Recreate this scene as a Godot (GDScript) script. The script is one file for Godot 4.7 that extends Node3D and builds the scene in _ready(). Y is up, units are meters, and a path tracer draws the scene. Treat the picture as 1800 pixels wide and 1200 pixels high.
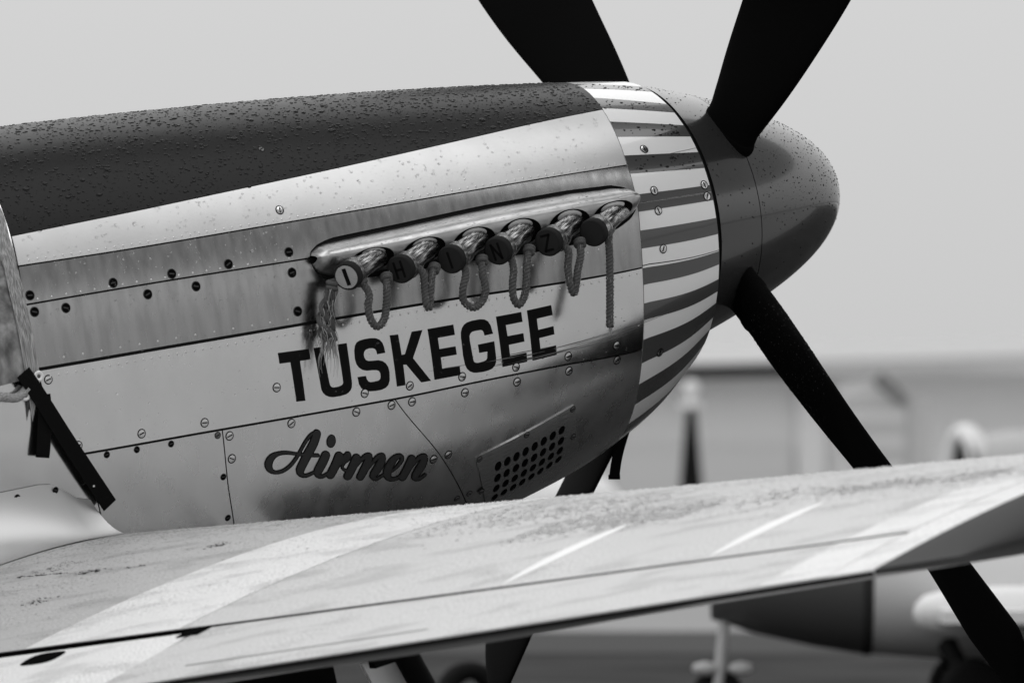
extends Node3D
# A silver propeller fighter on a wet airfield under an overcast sky, nose covers in its exhausts.
# Fighter axes: x forward along the thrust line (0 at the spinner joint), y up, z starboard; metres.

const PITCH := 0.172692      # nose-up attitude of the tail-dragger on the ground, radians
const HUB := 1.95            # height of the spinner joint above the ground
const DROP := 1.95           # the fighter's own origin lies this far below its thrust line
const GIRTH := 0.0079        # metres of skin per degree round the fuselage, roughly
const EYE := Vector3(-14.666, 1.2411, 22.546)
const EAST := Vector3(0.845556, 0.0, 0.533887)     # along the apron
const NORTH := Vector3(0.533887, 0.0, -0.845556)   # across the apron, towards the hangar

var M := {}
var taken := {}
var lut := []
var wavy := FastNoiseLite.new()
var rng := RandomNumberGenerator.new()
var fighter: Node3D

# stations: x, top, widest, bottom, half width, upper exponent, lower exponent
var stations := [
	[0.02, .389, .0, -.455, .400, 2.0, 2.0], [-0.10, .407, .0, -.555, .415, 2.0, 2.0], [-0.27, .428, .0, -.640, .430, 2.02, 2.05],
	[-0.60, .466, .0, -.735, .443, 2.08, 2.15], [-1.00, .505, .0, -.79, .452, 2.15, 2.25], [-1.50, .544, .0, -.83, .458, 2.25, 2.35],
	[-2.00, .574, .0, -.85, .463, 2.3, 2.4], [-2.60, .595, .0, -.86, .465, 2.35, 2.4], [-3.40, .61, .0, -.87, .465, 2.35, 2.4],
	[-4.60, .60, .02, -.86, .44, 2.3, 2.3], [-6.2, .50, .08, -.55, .30, 2.1, 2.1], [-8.2, .36, .2, .02, .07, 2.0, 2.0]]

var seam1 := [[-2.40, 18.7], [-1.893, 18.52], [-1.394, 19.57], [-.862, 21.75], [-.20, 25.2]]
var seam2 := [[-2.40, 8.6], [-1.92, 8.6], [-1.379, 8.3], [-.20, 9.9]]
var seam3 := [[-2.40, -2.4], [-1.808, -3.08], [-1.383, -3.9], [-.931, -5.3], [-.2, -9.8]]
var seam4 := [[-2.40, -17.0], [-2.189, -17.47], [-1.711, -18.82], [-1.1665, -21.6], [-.56, -26.33], [-.24, -32.2]]
var paint_edge := [[-2.40, 27.0], [-1.763, 30.55], [-1.188, 36.11], [-.787, 42.01], [-.2, 53.8]]
var ring_aft := [[-90.0, -.262], [-60.0, -.278], [-36.0, -.289], [-9.0, -.2857], [10.0, -.2716], [24.8, -.2643], [37.7, -.252], [54.0, -.233], [79.0, -.203], [90.0, -.198]]
var fire_edge := [[-90.0, -2.02], [-36.8, -2.111], [-17.0, -2.194], [-10.7, -2.255], [-2.5, -2.287], [7.4, -2.2926], [26.6, -2.281], [90.0, -2.25]]
var butt_edge := [[-90.0, -1.60], [-42.3, -1.689], [-30.6, -1.717], [-18.8, -1.7294], [0.0, -1.75]]
var chin_edge := [[-90.0, -.74], [-60.6, -.861], [-37.9, -1.0087], [-21.46, -1.1606], [0.0, -1.3]]
var open_top := [[-1.381, 8.3], [-1.372, 10.2], [-1.349, 11.72], [-1.32, 12.6], [-1.292, 13.14], [-1.073, 14.44], [-.776, 16.57], [-.489, 17.86], [-.352, 17.7], [-.312, 16.4], [-.290, 14.4], [-.280, 12.0], [-.278, 9.8]]
var open_bottom := [[-1.381, 8.3], [-1.378, 6.3], [-1.369, 4.3], [-1.352, 2.8], [-1.32, 1.7], [-1.193, .83], [-.977, .45], [-.66, -.44], [-.49, -.52], [-.40, .1], [-.345, 1.9], [-.304, 4.3], [-.285, 7.0], [-.278, 9.8]]


class MB:
	var v := PackedVector3Array()
	var n := PackedVector3Array()
	var uv := PackedVector2Array()
	var idx := PackedInt32Array()
	func add(p: Vector3, nn: Vector3, t := Vector2.ZERO) -> int:
		v.append(p)
		n.append(nn)
		uv.append(t)
		return v.size() - 1
	func tri(a: int, b: int, c: int) -> void:
		var g := (v[b] - v[a]).cross(v[c] - v[a])
		if g.dot(n[a] + n[b] + n[c]) > 0.0:
			idx.append_array(PackedInt32Array([a, c, b]))
		else:
			idx.append_array(PackedInt32Array([a, b, c]))
	func quad(a: int, b: int, c: int, d: int) -> void:
		tri(a, b, c)
		tri(a, c, d)
	func flat(a: Vector3, b: Vector3, c: Vector3, d: Vector3, out: Vector3) -> void:
		var nn := (b - a).cross(d - a).normalized()
		if nn.dot(out) < 0.0:
			nn = -nn
		quad(add(a, nn, Vector2(0, 0)), add(b, nn, Vector2(1, 0)), add(c, nn, Vector2(1, 1)), add(d, nn, Vector2(0, 1)))
	func commit(m: Material, into: ArrayMesh = null) -> ArrayMesh:
		var a := []
		a.resize(Mesh.ARRAY_MAX)
		a[Mesh.ARRAY_VERTEX] = v
		a[Mesh.ARRAY_NORMAL] = n
		a[Mesh.ARRAY_TEX_UV] = uv
		a[Mesh.ARRAY_INDEX] = idx
		var mesh := into if into else ArrayMesh.new()
		mesh.add_surface_from_arrays(Mesh.PRIMITIVE_TRIANGLES, a)
		mesh.surface_set_material(mesh.get_surface_count() - 1, m)
		return mesh


# ------------------------------------------------------------------ naming
func numbered(called: String, parent: Node) -> String:
	var key := str(parent.get_instance_id()) + called
	var k: int = taken.get(key, 0)
	taken[key] = k + 1
	return called if k == 0 else "%s_%03d" % [called, k]


func obj(called: String, mesh: Mesh, parent: Node, where := Transform3D.IDENTITY) -> MeshInstance3D:
	var o := MeshInstance3D.new()
	o.name = numbered(called, parent)
	o.mesh = mesh
	o.transform = where
	if parent == fighter:
		o.position.y += DROP
	parent.add_child(o, true)
	return o


func thing(called: String, label: String, category: String, at := Transform3D.IDENTITY, group := "") -> Node3D:
	var o := Node3D.new()
	o.name = numbered(called, self)
	o.transform = at
	add_child(o, true)
	return tag(o, label, category, group)


func tag(o: Node3D, label: String, category: String, group := "") -> Node3D:
	o.set_meta("label", label)
	o.set_meta("category", category)
	if group:
		o.set_meta("group", group)
	return o


func kind(o: Node3D, k: String, label := "") -> Node3D:
	o.set_meta("kind", k)
	if label:
		o.set_meta("label", label)
	return o


# ------------------------------------------------------------------ the fuselage as a surface of (station, degrees round from starboard)
func curve(t: Array, x: float, col := 1) -> float:
	var k := 0
	while k < t.size() - 2 and x > t[k + 1][0]:
		k += 1
	var x0: float = t[k][0]
	var x1: float = t[k + 1][0]
	var h := x1 - x0
	var a: float = t[k][col]
	var b: float = t[k + 1][col]
	var m := (b - a) / h
	var u := (x - x0) / h
	if u < 0.0 or u > 1.0:
		return a + (b - a) * u
	var ma := m
	var mb := m
	if k > 0:
		var hs: float = x0 - t[k - 1][0]
		var m0: float = (a - t[k - 1][col]) / hs
		ma = (m0 * h + m * hs) / (h + hs)
	if k < t.size() - 2:
		var hd: float = t[k + 2][0] - x1
		var m2: float = (t[k + 2][col] - b) / hd
		mb = (m * hd + m2 * h) / (h + hd)
	var u2 := u * u
	var u3 := u2 * u
	return (2 * u3 - 3 * u2 + 1) * a + (u3 - 2 * u2 + u) * h * ma + (3 * u2 - 2 * u3) * b + (u3 - u2) * h * mb


func straight(t: Array, x: float) -> float:
	for k in t.size() - 1:
		if x <= t[k + 1][0] or k == t.size() - 2:
			return lerpf(t[k][1], t[k + 1][1], (x - t[k][0]) / (t[k + 1][0] - t[k][0]))
	return 0.0


func prepare_sections() -> void:
	var t := []
	for s in stations:
		t.append([-s[0], s[1], s[2], s[3], s[4], s[5], s[6]])
	for i in 826:
		var x := -0.03 + i * 0.01
		var row := PackedFloat32Array()
		for c in range(1, 7):
			row.append(curve(t, x, c))
		lut.append(row)


func P(x: float, deg: float, off := 0.0) -> Vector3:
	var q := clampf((-x + 0.03) / 0.01, 0.0, 824.99)
	var k := int(q)
	var u := q - k
	var A: PackedFloat32Array = lut[k]
	var B: PackedFloat32Array = lut[k + 1]
	var a := deg_to_rad(deg)
	var s := sin(a)
	var c := cos(a)
	var p: Vector3
	if s >= 0.0:
		var e := 2.0 / lerpf(A[4], B[4], u)
		p = Vector3(x, lerpf(A[1], B[1], u) + (lerpf(A[0], B[0], u) - lerpf(A[1], B[1], u)) * pow(s, e), lerpf(A[3], B[3], u) * signf(c) * pow(absf(c), e))
	else:
		var e := 2.0 / lerpf(A[5], B[5], u)
		p = Vector3(x, lerpf(A[1], B[1], u) - (lerpf(A[1], B[1], u) - lerpf(A[2], B[2], u)) * pow(-s, e), lerpf(A[3], B[3], u) * signf(c) * pow(absf(c), e))
	if off != 0.0:
		p += N(x, deg) * off
	return p


func N(x: float, deg: float) -> Vector3:
	var dx := P(x + 0.015, deg) - P(x - 0.015, deg)
	var da := P(x, deg + 0.7) - P(x, deg - 0.7)
	return da.cross(dx).normalized() * -1.0 if false else dx.cross(da).normalized() * flip_sign


var flip_sign := 1.0


func spread(n: int) -> Array:
	var a := []
	for i in n + 1:
		a.append(float(i) / n)
	return a


func waved(x: float, deg: float, nn: Vector3, amount: float) -> Vector3:
	if amount == 0.0:
		return nn
	var a := wavy.get_noise_2d(x * 260.0, deg * 2.2) * amount
	var b := wavy.get_noise_2d(x * 260.0 + 900.0, deg * 2.2 + 300.0) * amount
	return (nn + Vector3(a, 0, 0) + Vector3(0, b, 0).slide(nn)).normalized()


func patch(f: Callable, us: Array, vs: Array, off := 0.0, thick := 0.005, wave := 0.006) -> MB:
	var mb := MB.new()
	var w := vs.size()
	for u in us:
		for v in vs:
			var s: Vector2 = f.call(u, v)
			var nn := N(s.x, s.y)
			mb.add(P(s.x, s.y) + nn * off, waved(s.x, s.y, nn, wave), Vector2(s.x, deg_to_rad(s.y) * 0.45))
	for i in us.size() - 1:
		for j in w - 1:
			var a := i * w + j
			mb.quad(a, a + 1, a + w + 1, a + w)
	if thick > 0.0:
		var rims := [[], [], [], []]
		for i in us.size():
			rims[0].append([i * w, i * w + 1])
			rims[1].append([i * w + w - 1, i * w + w - 2])
		for j in w:
			rims[2].append([j, j + w])
			rims[3].append([(us.size() - 1) * w + j, (us.size() - 2) * w + j])
		for rim in rims:
			var last := -1
			for e in rim:
				var p: Vector3 = mb.v[e[0]]
				var nn: Vector3 = mb.n[e[0]]
				var side: Vector3 = (p - mb.v[e[1]]).slide(nn).normalized()
				var a := mb.add(p, side, mb.uv[e[0]])
				mb.add(p - nn * thick, side, mb.uv[e[0]])
				if last >= 0:
					mb.quad(last, last + 1, a + 1, a)
				last = a
	return mb


# a panel between two seams (degrees as a function of station) and two cross joints (station as a function of degrees)
func between(lo: Callable, hi: Callable, aft: Callable, fore: Callable, gap := 0.002, mirrored := false) -> Callable:
	var ga := gap / GIRTH
	return func(u: float, v: float) -> Vector2:
		var a := 0.0
		var x: float = lerpf(aft.call(0.0), fore.call(0.0), u)
		for k in 4:
			a = lerpf(lo.call(x) + ga, hi.call(x) - ga, v)
			x = lerpf(aft.call(a) + gap, fore.call(a) - gap, u)
		return Vector2(x, 180.0 - a if mirrored else a)


func drape(polys: Array, off: float, most := 0.03) -> MB:
	var mb := MB.new()
	for poly in polys:
		var flat := PackedVector2Array()
		for q in poly:
			flat.append(Vector2(q.x, q.y * GIRTH))
		var tris := Geometry2D.triangulate_polygon(flat)
		for k in range(0, tris.size(), 3):
			split(mb, flat[tris[k]], flat[tris[k + 1]], flat[tris[k + 2]], off, most)
	return mb


func split(mb: MB, a: Vector2, b: Vector2, c: Vector2, off: float, most: float) -> void:
	var ab := a.distance_to(b)
	var bc := b.distance_to(c)
	var ca := c.distance_to(a)
	var m := maxf(ab, maxf(bc, ca))
	if m > most:
		if m == ab:
			split(mb, a, (a + b) / 2, c, off, most)
			split(mb, (a + b) / 2, b, c, off, most)
		elif m == bc:
			split(mb, a, b, (b + c) / 2, off, most)
			split(mb, a, (b + c) / 2, c, off, most)
		else:
			split(mb, a, b, (c + a) / 2, off, most)
			split(mb, (c + a) / 2, b, c, off, most)
		return
	var i := []
	for q in [a, b, c]:
		var nn := N(q.x, q.y / GIRTH)
		i.append(mb.add(P(q.x, q.y / GIRTH) + nn * off, nn, q))
	mb.tri(i[0], i[1], i[2])


func seat(x: float, deg: float, off := 0.0, roll := 0.0) -> Transform3D:
	var nn := N(x, deg)
	var along := Vector3(1, 0, 0).slide(nn).normalized().rotated(nn, roll)
	return Transform3D(Basis(along, nn.cross(along), nn), P(x, deg) + nn * off)


# ------------------------------------------------------------------ general shapes
func sheet(f: Callable, nu: int, nv: int, outward := 1.0, mb: MB = null, scale := Vector2.ONE) -> MB:
	if mb == null:
		mb = MB.new()
	var base := mb.v.size()
	var w := nv + 1
	var pts := []
	for i in nu + 1:
		for j in nv + 1:
			pts.append(f.call(float(i) / nu, float(j) / nv))
	for i in nu + 1:
		for j in nv + 1:
			var du: Vector3 = pts[mini(i + 1, nu) * w + j] - pts[maxi(i - 1, 0) * w + j]
			var dv: Vector3 = pts[i * w + mini(j + 1, nv)] - pts[i * w + maxi(j - 1, 0)]
			if j == 0 or j == nv:
				if pts[i * w].distance_to(pts[i * w + nv]) < 1e-5:
					dv = pts[i * w + 1] - pts[i * w + nv - 1]
			if du.length() < 1e-7:
				du = pts[mini(i + 1, nu) * w + (j + nv / 2) % nv] - pts[maxi(i - 1, 0) * w + (j + nv / 2) % nv]
			if dv.length() < 1e-7:
				var q := mini(maxi(i, 1), nu - 1)
				dv = pts[q * w + mini(j + 1, nv)] - pts[q * w + maxi(j - 1, 0)]
			mb.add(pts[i * w + j], du.cross(dv).normalized() * outward, Vector2(float(i) / nu, float(j) / nv) * scale)
	for i in nu:
		for j in nv:
			var a := base + i * w + j
			mb.quad(a, a + 1, a + w + 1, a + w)
	return mb


func tube(path: Array, radii: Array, sides := 12, mb: MB = null, caps := true) -> MB:
	if mb == null:
		mb = MB.new()
	var base := mb.v.size()
	var up := Vector3(0.31, 0.9, 0.17)
	var run := 0.0
	for i in path.size():
		var t: Vector3 = (path[mini(i + 1, path.size() - 1)] - path[maxi(i - 1, 0)]).normalized()
		var a := up.slide(t).normalized()
		up = a
		var b := t.cross(a)
		if i > 0:
			run += path[i].distance_to(path[i - 1])
		for j in sides + 1:
			var g := TAU * j / sides
			var d := a * cos(g) + b * sin(g)
			mb.add(path[i] + d * radii[mini(i, radii.size() - 1)], d, Vector2(run, g * 0.16))
	for i in path.size() - 1:
		for j in sides:
			var a := base + i * (sides + 1) + j
			mb.quad(a, a + 1, a + sides + 2, a + sides + 1)
	if caps:
		for e in [0, path.size() - 1]:
			var t: Vector3 = (path[0] - path[1]).normalized() if e == 0 else (path[-1] - path[-2]).normalized()
			var c := mb.add(path[e], t)
			for j in sides:
				var p := mb.add(mb.v[base + e * (sides + 1) + j], t)
				var q := mb.add(mb.v[base + e * (sides + 1) + j + 1], t)
				mb.tri(c, p, q)
	return mb


func box(size: Vector3, at := Vector3.ZERO, mb: MB = null, basis := Basis.IDENTITY) -> MB:
	if mb == null:
		mb = MB.new()
	var h := size / 2
	for axis in 3:
		for s in [-1.0, 1.0]:
			var out := Vector3.ZERO
			out[axis] = s
			var a := Vector3.ZERO
			var b := Vector3.ZERO
			a[(axis + 1) % 3] = h[(axis + 1) % 3]
			b[(axis + 2) % 3] = h[(axis + 2) % 3]
			var c: Vector3 = out * h[axis]
			mb.flat(at + basis * (c - a - b), at + basis * (c + a - b), at + basis * (c + a + b), at + basis * (c - a + b), basis * out)
	return mb


func lathe(profile: Array, axis_from: Vector3, axis: Vector3, sides := 48, mb: MB = null) -> MB:
	var side := Vector3(0.2, 1, 0.1).slide(axis).normalized()
	var other := axis.cross(side)
	var n := profile.size() - 1
	return sheet(func(u: float, v: float) -> Vector3:
		var q: Vector2 = profile[int(round(u * n))]
		return axis_from + axis * q.x + (side * cos(TAU * v) + other * sin(TAU * v)) * q.y, n, sides, 1.0, mb)


func spline(pts: Array, per: int) -> Array:
	var out := []
	for i in pts.size() - 1:
		var a = pts[maxi(i - 1, 0)]
		var b = pts[i]
		var c = pts[i + 1]
		var d = pts[mini(i + 2, pts.size() - 1)]
		for k in per:
			var t := float(k) / per
			out.append(0.5 * (2.0 * b + (c - a) * t + (2.0 * a - 5.0 * b + 4.0 * c - d) * t * t + (3.0 * b - a - 3.0 * c + d) * t * t * t))
	out.append(pts[-1])
	return out


# ------------------------------------------------------------------ materials
func grey(l: float) -> Color:
	return Color(l, l, l).linear_to_srgb()


func noise_texture(freq: float, lo: float, hi: float, seed_: int, octaves := 4, size := 512, mid := -1.0) -> NoiseTexture2D:
	var n := FastNoiseLite.new()
	n.seed = seed_
	n.noise_type = FastNoiseLite.TYPE_SIMPLEX_SMOOTH
	n.frequency = freq
	n.fractal_octaves = octaves
	var t := NoiseTexture2D.new()
	t.noise = n
	t.width = size
	t.height = size
	t.seamless = true
	t.normalize = true
	var r := Gradient.new()
	r.set_color(0, Color(lo, lo, lo))
	r.set_color(1, Color(hi, hi, hi))
	if mid >= 0.0:
		r.add_point(0.5, Color(mid, mid, mid))
	t.color_ramp = r
	return t


func mat(l: float, rough: float, metal := 0.0, coat := 0.0) -> StandardMaterial3D:
	var m := StandardMaterial3D.new()
	m.albedo_color = grey(l)
	m.roughness = rough
	m.metallic = metal
	if coat > 0.0:
		m.clearcoat_enabled = true
		m.clearcoat = coat
		m.clearcoat_roughness = 0.04
	return m


func metal(l: float, rough_lo: float, rough_hi: float, blotch: Texture2D, rub: Texture2D, scale: Vector3) -> StandardMaterial3D:
	var m := mat(l, 1.0, 1.0)
	m.albedo_texture = blotch
	m.roughness_texture = rub
	m.roughness = rough_hi
	m.uv1_scale = scale
	return m


# wet painted skin: fine speckle and long soft smears along the span
func wing_texture() -> ImageTexture:
	var speck := FastNoiseLite.new()
	speck.seed = 31
	speck.frequency = 0.42
	speck.fractal_octaves = 2
	var smear := FastNoiseLite.new()
	smear.seed = 32
	smear.frequency = 0.011
	smear.fractal_octaves = 3
	var w := 1280
	var h := 640
	var data := PackedByteArray()
	data.resize(w * h)
	for y in h:
		for x in w:
			var a := speck.get_noise_2d(x, y)
			var b := smear.get_noise_2d(x * 0.9 + y * 0.8, y * 2.2)
			var v := 0.90 + 0.24 * a * (0.7 + 0.9 * smear.get_noise_2d(x * 0.8 + 500.0, y)) - 0.10 * smoothstep(0.0, 0.55, b)
			data[y * w + x] = int(clampf(v, 0.0, 1.0) * 255.0)
	return ImageTexture.create_from_image(Image.create_from_data(w, h, false, Image.FORMAT_L8, data))


func materials() -> void:
	var blotch := noise_texture(0.012, 0.955, 1.0, 11, 5)
	var stain := noise_texture(0.02, 0.88, 1.0, 12, 6, 512, 0.96)
	var rub := noise_texture(0.03, 0.62, 1.0, 13, 5)
	var grain := noise_texture(0.16, 0.80, 1.0, 14, 3)
	var spots := noise_texture(0.035, 0.02, 1.0, 15, 5, 512, 0.55)
	var soil := noise_texture(0.02, 0.42, 1.0, 16, 6)
	M.bright = metal(0.64, 0.2, 0.5, blotch, rub, Vector3(0.9, 0.9, 1))
	M.bright.metallic = 0.75
	M.bright.roughness_texture = null
	M.bright.roughness = 0.44
	M.fillet = mat(0.45, 0.42, 0.9)
	M.panel = metal(0.74, 0.2, 0.22, blotch, rub, Vector3(0.8, 0.8, 1))
	M.lower = metal(0.66, 0.2, 0.36, blotch, rub, Vector3(0.7, 0.7, 1))
	M.stack_panel = metal(0.38, 0.3, 0.30, stain, rub, Vector3(2.4, 0.9, 1))
	M.shroud = metal(0.52, 0.3, 0.46, stain, rub, Vector3(1.6, 1.0, 1))
	M.pipe = metal(0.85, 0.3, 0.34, spots, rub, Vector3(2.2, 3.0, 1))
	M.tape = metal(0.9, 0.3, 0.45, spots, rub, Vector3(3.0, 1.2, 1))
	M.rivet = mat(0.6, 0.3, 1.0)
	M.screw = mat(0.62, 0.26, 1.0)
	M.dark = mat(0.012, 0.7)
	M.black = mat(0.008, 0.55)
	M.letter = mat(0.008, 0.5)
	M.script_fill = mat(0.034, 0.5)
	M.hollow = mat(0.004, 0.9)
	M.anti_glare = mat(0.009, 0.36)
	M.spinner = mat(0.030, 0.2, 0.0, 0.5)
	M.stripe_dark = mat(0.055, 0.22, 0.0, 0.6)
	M.stripe_white = mat(0.72, 0.25, 0.0, 0.6)
	M.blade = mat(0.004, 0.55)
	M.wing = mat(0.60, 0.4)
	M.wing.albedo_texture = grain
	M.wing.uv1_scale = Vector3(2.2, 2.2, 1)
	M.wing_worn = mat(0.48, 0.45)
	M.wing_worn.albedo_texture = grain
	M.wing_worn.uv1_scale = Vector3(2.2, 2.2, 1)
	M.wing_white = mat(0.83, 0.4)
	M.wing_white.albedo_texture = grain
	M.wing_white.uv1_scale = Vector3(2.0, 2.0, 1)
	M.wing_glint = mat(0.74, 0.4)  # paler wing colour for the painted reflection streaks
	M.wing_tip = mat(0.04, 0.5)
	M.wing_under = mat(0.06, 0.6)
	M.drop_shade = mat(0.44, 0.7)  # grey that paints how crowded drops darken at a low angle
	M.canvas = mat(0.36, 0.9)
	M.canvas.albedo_texture = soil
	M.canvas.uv1_scale = Vector3(2.6, 2.6, 1)
	M.hem = mat(0.52, 0.9)
	M.hem.albedo_texture = soil
	M.hem.uv1_scale = Vector3(9.0, 4.0, 1)
	M.strap = mat(0.006, 0.9)
	M.eyelet = mat(0.7, 0.4, 0.3)
	M.rope = mat(0.135, 0.95)
	M.rope.albedo_texture = soil
	M.rope.uv1_scale = Vector3(16, 16, 1)
	M.fibre = mat(0.26, 0.95)
	M.plug = mat(0.018, 0.6)
	M.plug_face = mat(0.020, 0.5)
	M.plug_letter = mat(0.005, 0.6)
	M.plug_pale = mat(0.30, 0.6)
	var wet_skin := wing_texture()
	for m in [M.wing, M.wing_worn, M.wing_white]:
		m.albedo_texture = wet_skin
		m.uv1_scale = Vector3(0.18, 0.5, 1)
	M.water = StandardMaterial3D.new()
	M.water.albedo_color = Color(1, 1, 1, 0.03)
	M.water.roughness = 0.02
	M.water.refraction_enabled = true
	M.water.refraction_scale = 0.033
	M.bead = mat(0.010, 0.12)
	M.tyre = mat(0.012, 0.8)
	M.leg = mat(0.10, 0.4, 0.3)
	M.fastener = mat(0.03, 0.5, 0.3)
	M.oil = mat(0.16, 0.5, 0.5)
	M.door = mat(0.85, 0.4)
	M.asphalt = mat(0.05, 0.7)
	M.bounce_concrete = mat(0.34, 0.5)  # pale tone of the unseen slab that brightens the cowl
	M.bounce_concrete.albedo_texture = blotch
	M.asphalt.albedo_texture = soil
	M.asphalt.uv1_scale = Vector3(300, 300, 1)
	M.wet = mat(0.015, 0.5)  # darker tone of the taxiway strip
	M.grass = mat(0.22, 0.9)
	M.wall = mat(0.62, 0.8)
	M.wall_low = mat(0.55, 0.8)
	M.fascia = mat(0.42, 0.7)
	M.white = mat(0.72, 0.5)
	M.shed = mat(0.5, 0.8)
	M.shed_shade = mat(0.40, 0.8)  # darker shed grey: shade painted on the side wall, also alternate boards
	M.shed_roof = mat(0.14, 0.8)
	M.trim = mat(0.66, 0.7)
	M.nacelle = mat(0.075, 0.45)
	M.pale = mat(0.66, 0.4)
	for m in [M.dark, M.black, M.letter, M.script_fill, M.hollow, M.blade, M.strap, M.plug, M.plug_face, M.plug_letter, M.tyre]:
		m.metallic_specular = 0.12
	M.anti_glare.metallic_specular = 0.26
	M.hollow.metallic_specular = 0.0
	M.blade.metallic_specular = 0.05
	M.wing_tip.metallic_specular = 0.14
	M.asphalt.metallic_specular = 0.1
	M.wet.metallic_specular = 0.1
	M.bead.metallic_specular = 0.28
	M.wing.heightmap_enabled = true
	M.wing.heightmap_texture = wet_skin
	M.wing.heightmap_scale = 0.15
	M.wing_worn.heightmap_enabled = true
	M.wing_worn.heightmap_texture = wet_skin
	M.wing_worn.heightmap_scale = 0.25


# ------------------------------------------------------------------ fighter: skin
func const_of(k: float) -> Callable:
	return func(_t: float) -> float: return k


func on(t: Array) -> Callable:
	return func(x: float) -> float: return curve(t, x)


func screw_mesh(r: float, head: Material, slot: Material, proud: float) -> ArrayMesh:
	var ring := MB.new()
	var top := MB.new()
	var c := top.add(Vector3(0, 0, proud * 1.25), Vector3(0, 0, 1))
	var n := 18
	for k in n:
		var a := TAU * k / n
		var b := TAU * (k + 1) / n
		var da := Vector3(cos(a), sin(a), 0)
		var db := Vector3(cos(b), sin(b), 0)
		var na := (Vector3(0, 0, 1) + da * 0.22).normalized()
		var nb := (Vector3(0, 0, 1) + db * 0.22).normalized()
		top.tri(c, top.add(da * r * 0.84 + Vector3(0, 0, proud), na), top.add(db * r * 0.84 + Vector3(0, 0, proud), nb))
		var z := Vector3(0, 0, 0.0005)
		ring.quad(ring.add(da * r * 0.80 + z, Vector3(0, 0, 1)), ring.add(db * r * 0.80 + z, Vector3(0, 0, 1)), ring.add(db * r * 1.08 + z, Vector3(0, 0, 1)), ring.add(da * r * 1.08 + z, Vector3(0, 0, 1)))
		top.quad(top.add(da * r * 0.84 + Vector3(0, 0, proud), da), top.add(db * r * 0.84 + Vector3(0, 0, proud), db), top.add(db * r * 0.84, db), top.add(da * r * 0.84, da))
	box(Vector3(r * 1.35, r * 0.26, 0.0006), Vector3(0, 0, proud * 1.25 + 0.0003), ring)
	return ring.commit(slot, top.commit(head))


func hole_mesh(r: float) -> ArrayMesh:
	var rim := MB.new()
	var pit := MB.new()
	var n := 18
	var c := pit.add(Vector3(0, 0, 0.0006), Vector3(0, 0, 1))
	for k in n:
		var a := TAU * k / n
		var b := TAU * (k + 1) / n
		var da := Vector3(cos(a), sin(a), 0)
		var db := Vector3(cos(b), sin(b), 0)
		pit.tri(c, pit.add(da * r + Vector3(0, 0, 0.0006), Vector3(0, 0, 1)), pit.add(db * r + Vector3(0, 0, 0.0006), Vector3(0, 0, 1)))
		rim.quad(rim.add(da * r + Vector3(0, 0, 0.0014), Vector3(0, 0, 1)), rim.add(db * r + Vector3(0, 0, 0.0014), Vector3(0, 0, 1)), rim.add(db * r * 1.16 + Vector3(0, 0, 0.0004), (db + Vector3(0, 0, 1)).normalized()), rim.add(da * r * 1.16 + Vector3(0, 0, 0.0004), (da + Vector3(0, 0, 1)).normalized()))
	box(Vector3(r * 1.2, r * 0.3, 0.0006), Vector3(0, 0, 0.0010), rim)
	return pit.commit(M.hollow, rim.commit(M.fastener))


func dome(r: float, h: float, rings := 3, sides := 8) -> MB:
	var mb := MB.new()
	var w := sides + 1
	for i in rings + 1:
		var a := PI / 2 * i / rings
		for j in sides + 1:
			var g := TAU * j / sides
			var d := Vector3(cos(g) * cos(a), sin(g) * cos(a), sin(a))
			mb.add(Vector3(d.x * r, d.y * r, d.z * h), Vector3(d.x / r, d.y / r, d.z / h).normalized())
	for i in rings:
		for j in sides:
			mb.quad(i * w + j, i * w + j + 1, (i + 1) * w + j + 1, (i + 1) * w + j)
	return mb


func many(called: String, mesh: Mesh, places: Array, parent: Node) -> MultiMeshInstance3D:
	var mm := MultiMesh.new()
	mm.transform_format = MultiMesh.TRANSFORM_3D
	mm.mesh = mesh
	mm.instance_count = places.size()
	for i in places.size():
		mm.set_instance_transform(i, places[i])
	var o := MultiMeshInstance3D.new()
	o.name = numbered(called, parent)
	o.multimesh = mm
	parent.add_child(o, true)
	o.set_meta("kind", "stuff")
	return o


func screws(mesh: Mesh, called: String, spots: Array, parent: Node, off := 0.0, roll := 0.0) -> void:
	for k in range(0, spots.size(), 2):
		obj(called, mesh, parent, seat(spots[k], spots[k + 1], off, roll + rng.randf_range(-0.5, 0.5)))


func rivet_row(t: Array, shift: float, x0: float, x1: float, step: float, parent: Node, mesh: Mesh) -> void:
	var places := []
	var x := x0
	while x < x1:
		places.append(seat(x, curve(t, x) + shift))
		x += step * rng.randf_range(0.97, 1.03)
	many("rivet_row", mesh, places, parent)


func drops(parent: Node, count: int, region: Callable, r0: float, r1: float, mesh: Mesh) -> void:
	var places := []
	for k in count:
		var s: Vector2 = region.call()
		var t := seat(s.x, s.y, 0.0006, 0.0)
		var r := lerpf(r0, r1, pow(rng.randf(), 2.5)) * (1.7 if rng.randf() < 0.03 else 1.0)
		var long := rng.randf_range(0.9, 1.9)
		places.append(t * Transform3D(Basis.from_scale(Vector3(r * long, r, r)), Vector3.ZERO))
	many("water_drops", mesh, places, parent)


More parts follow.
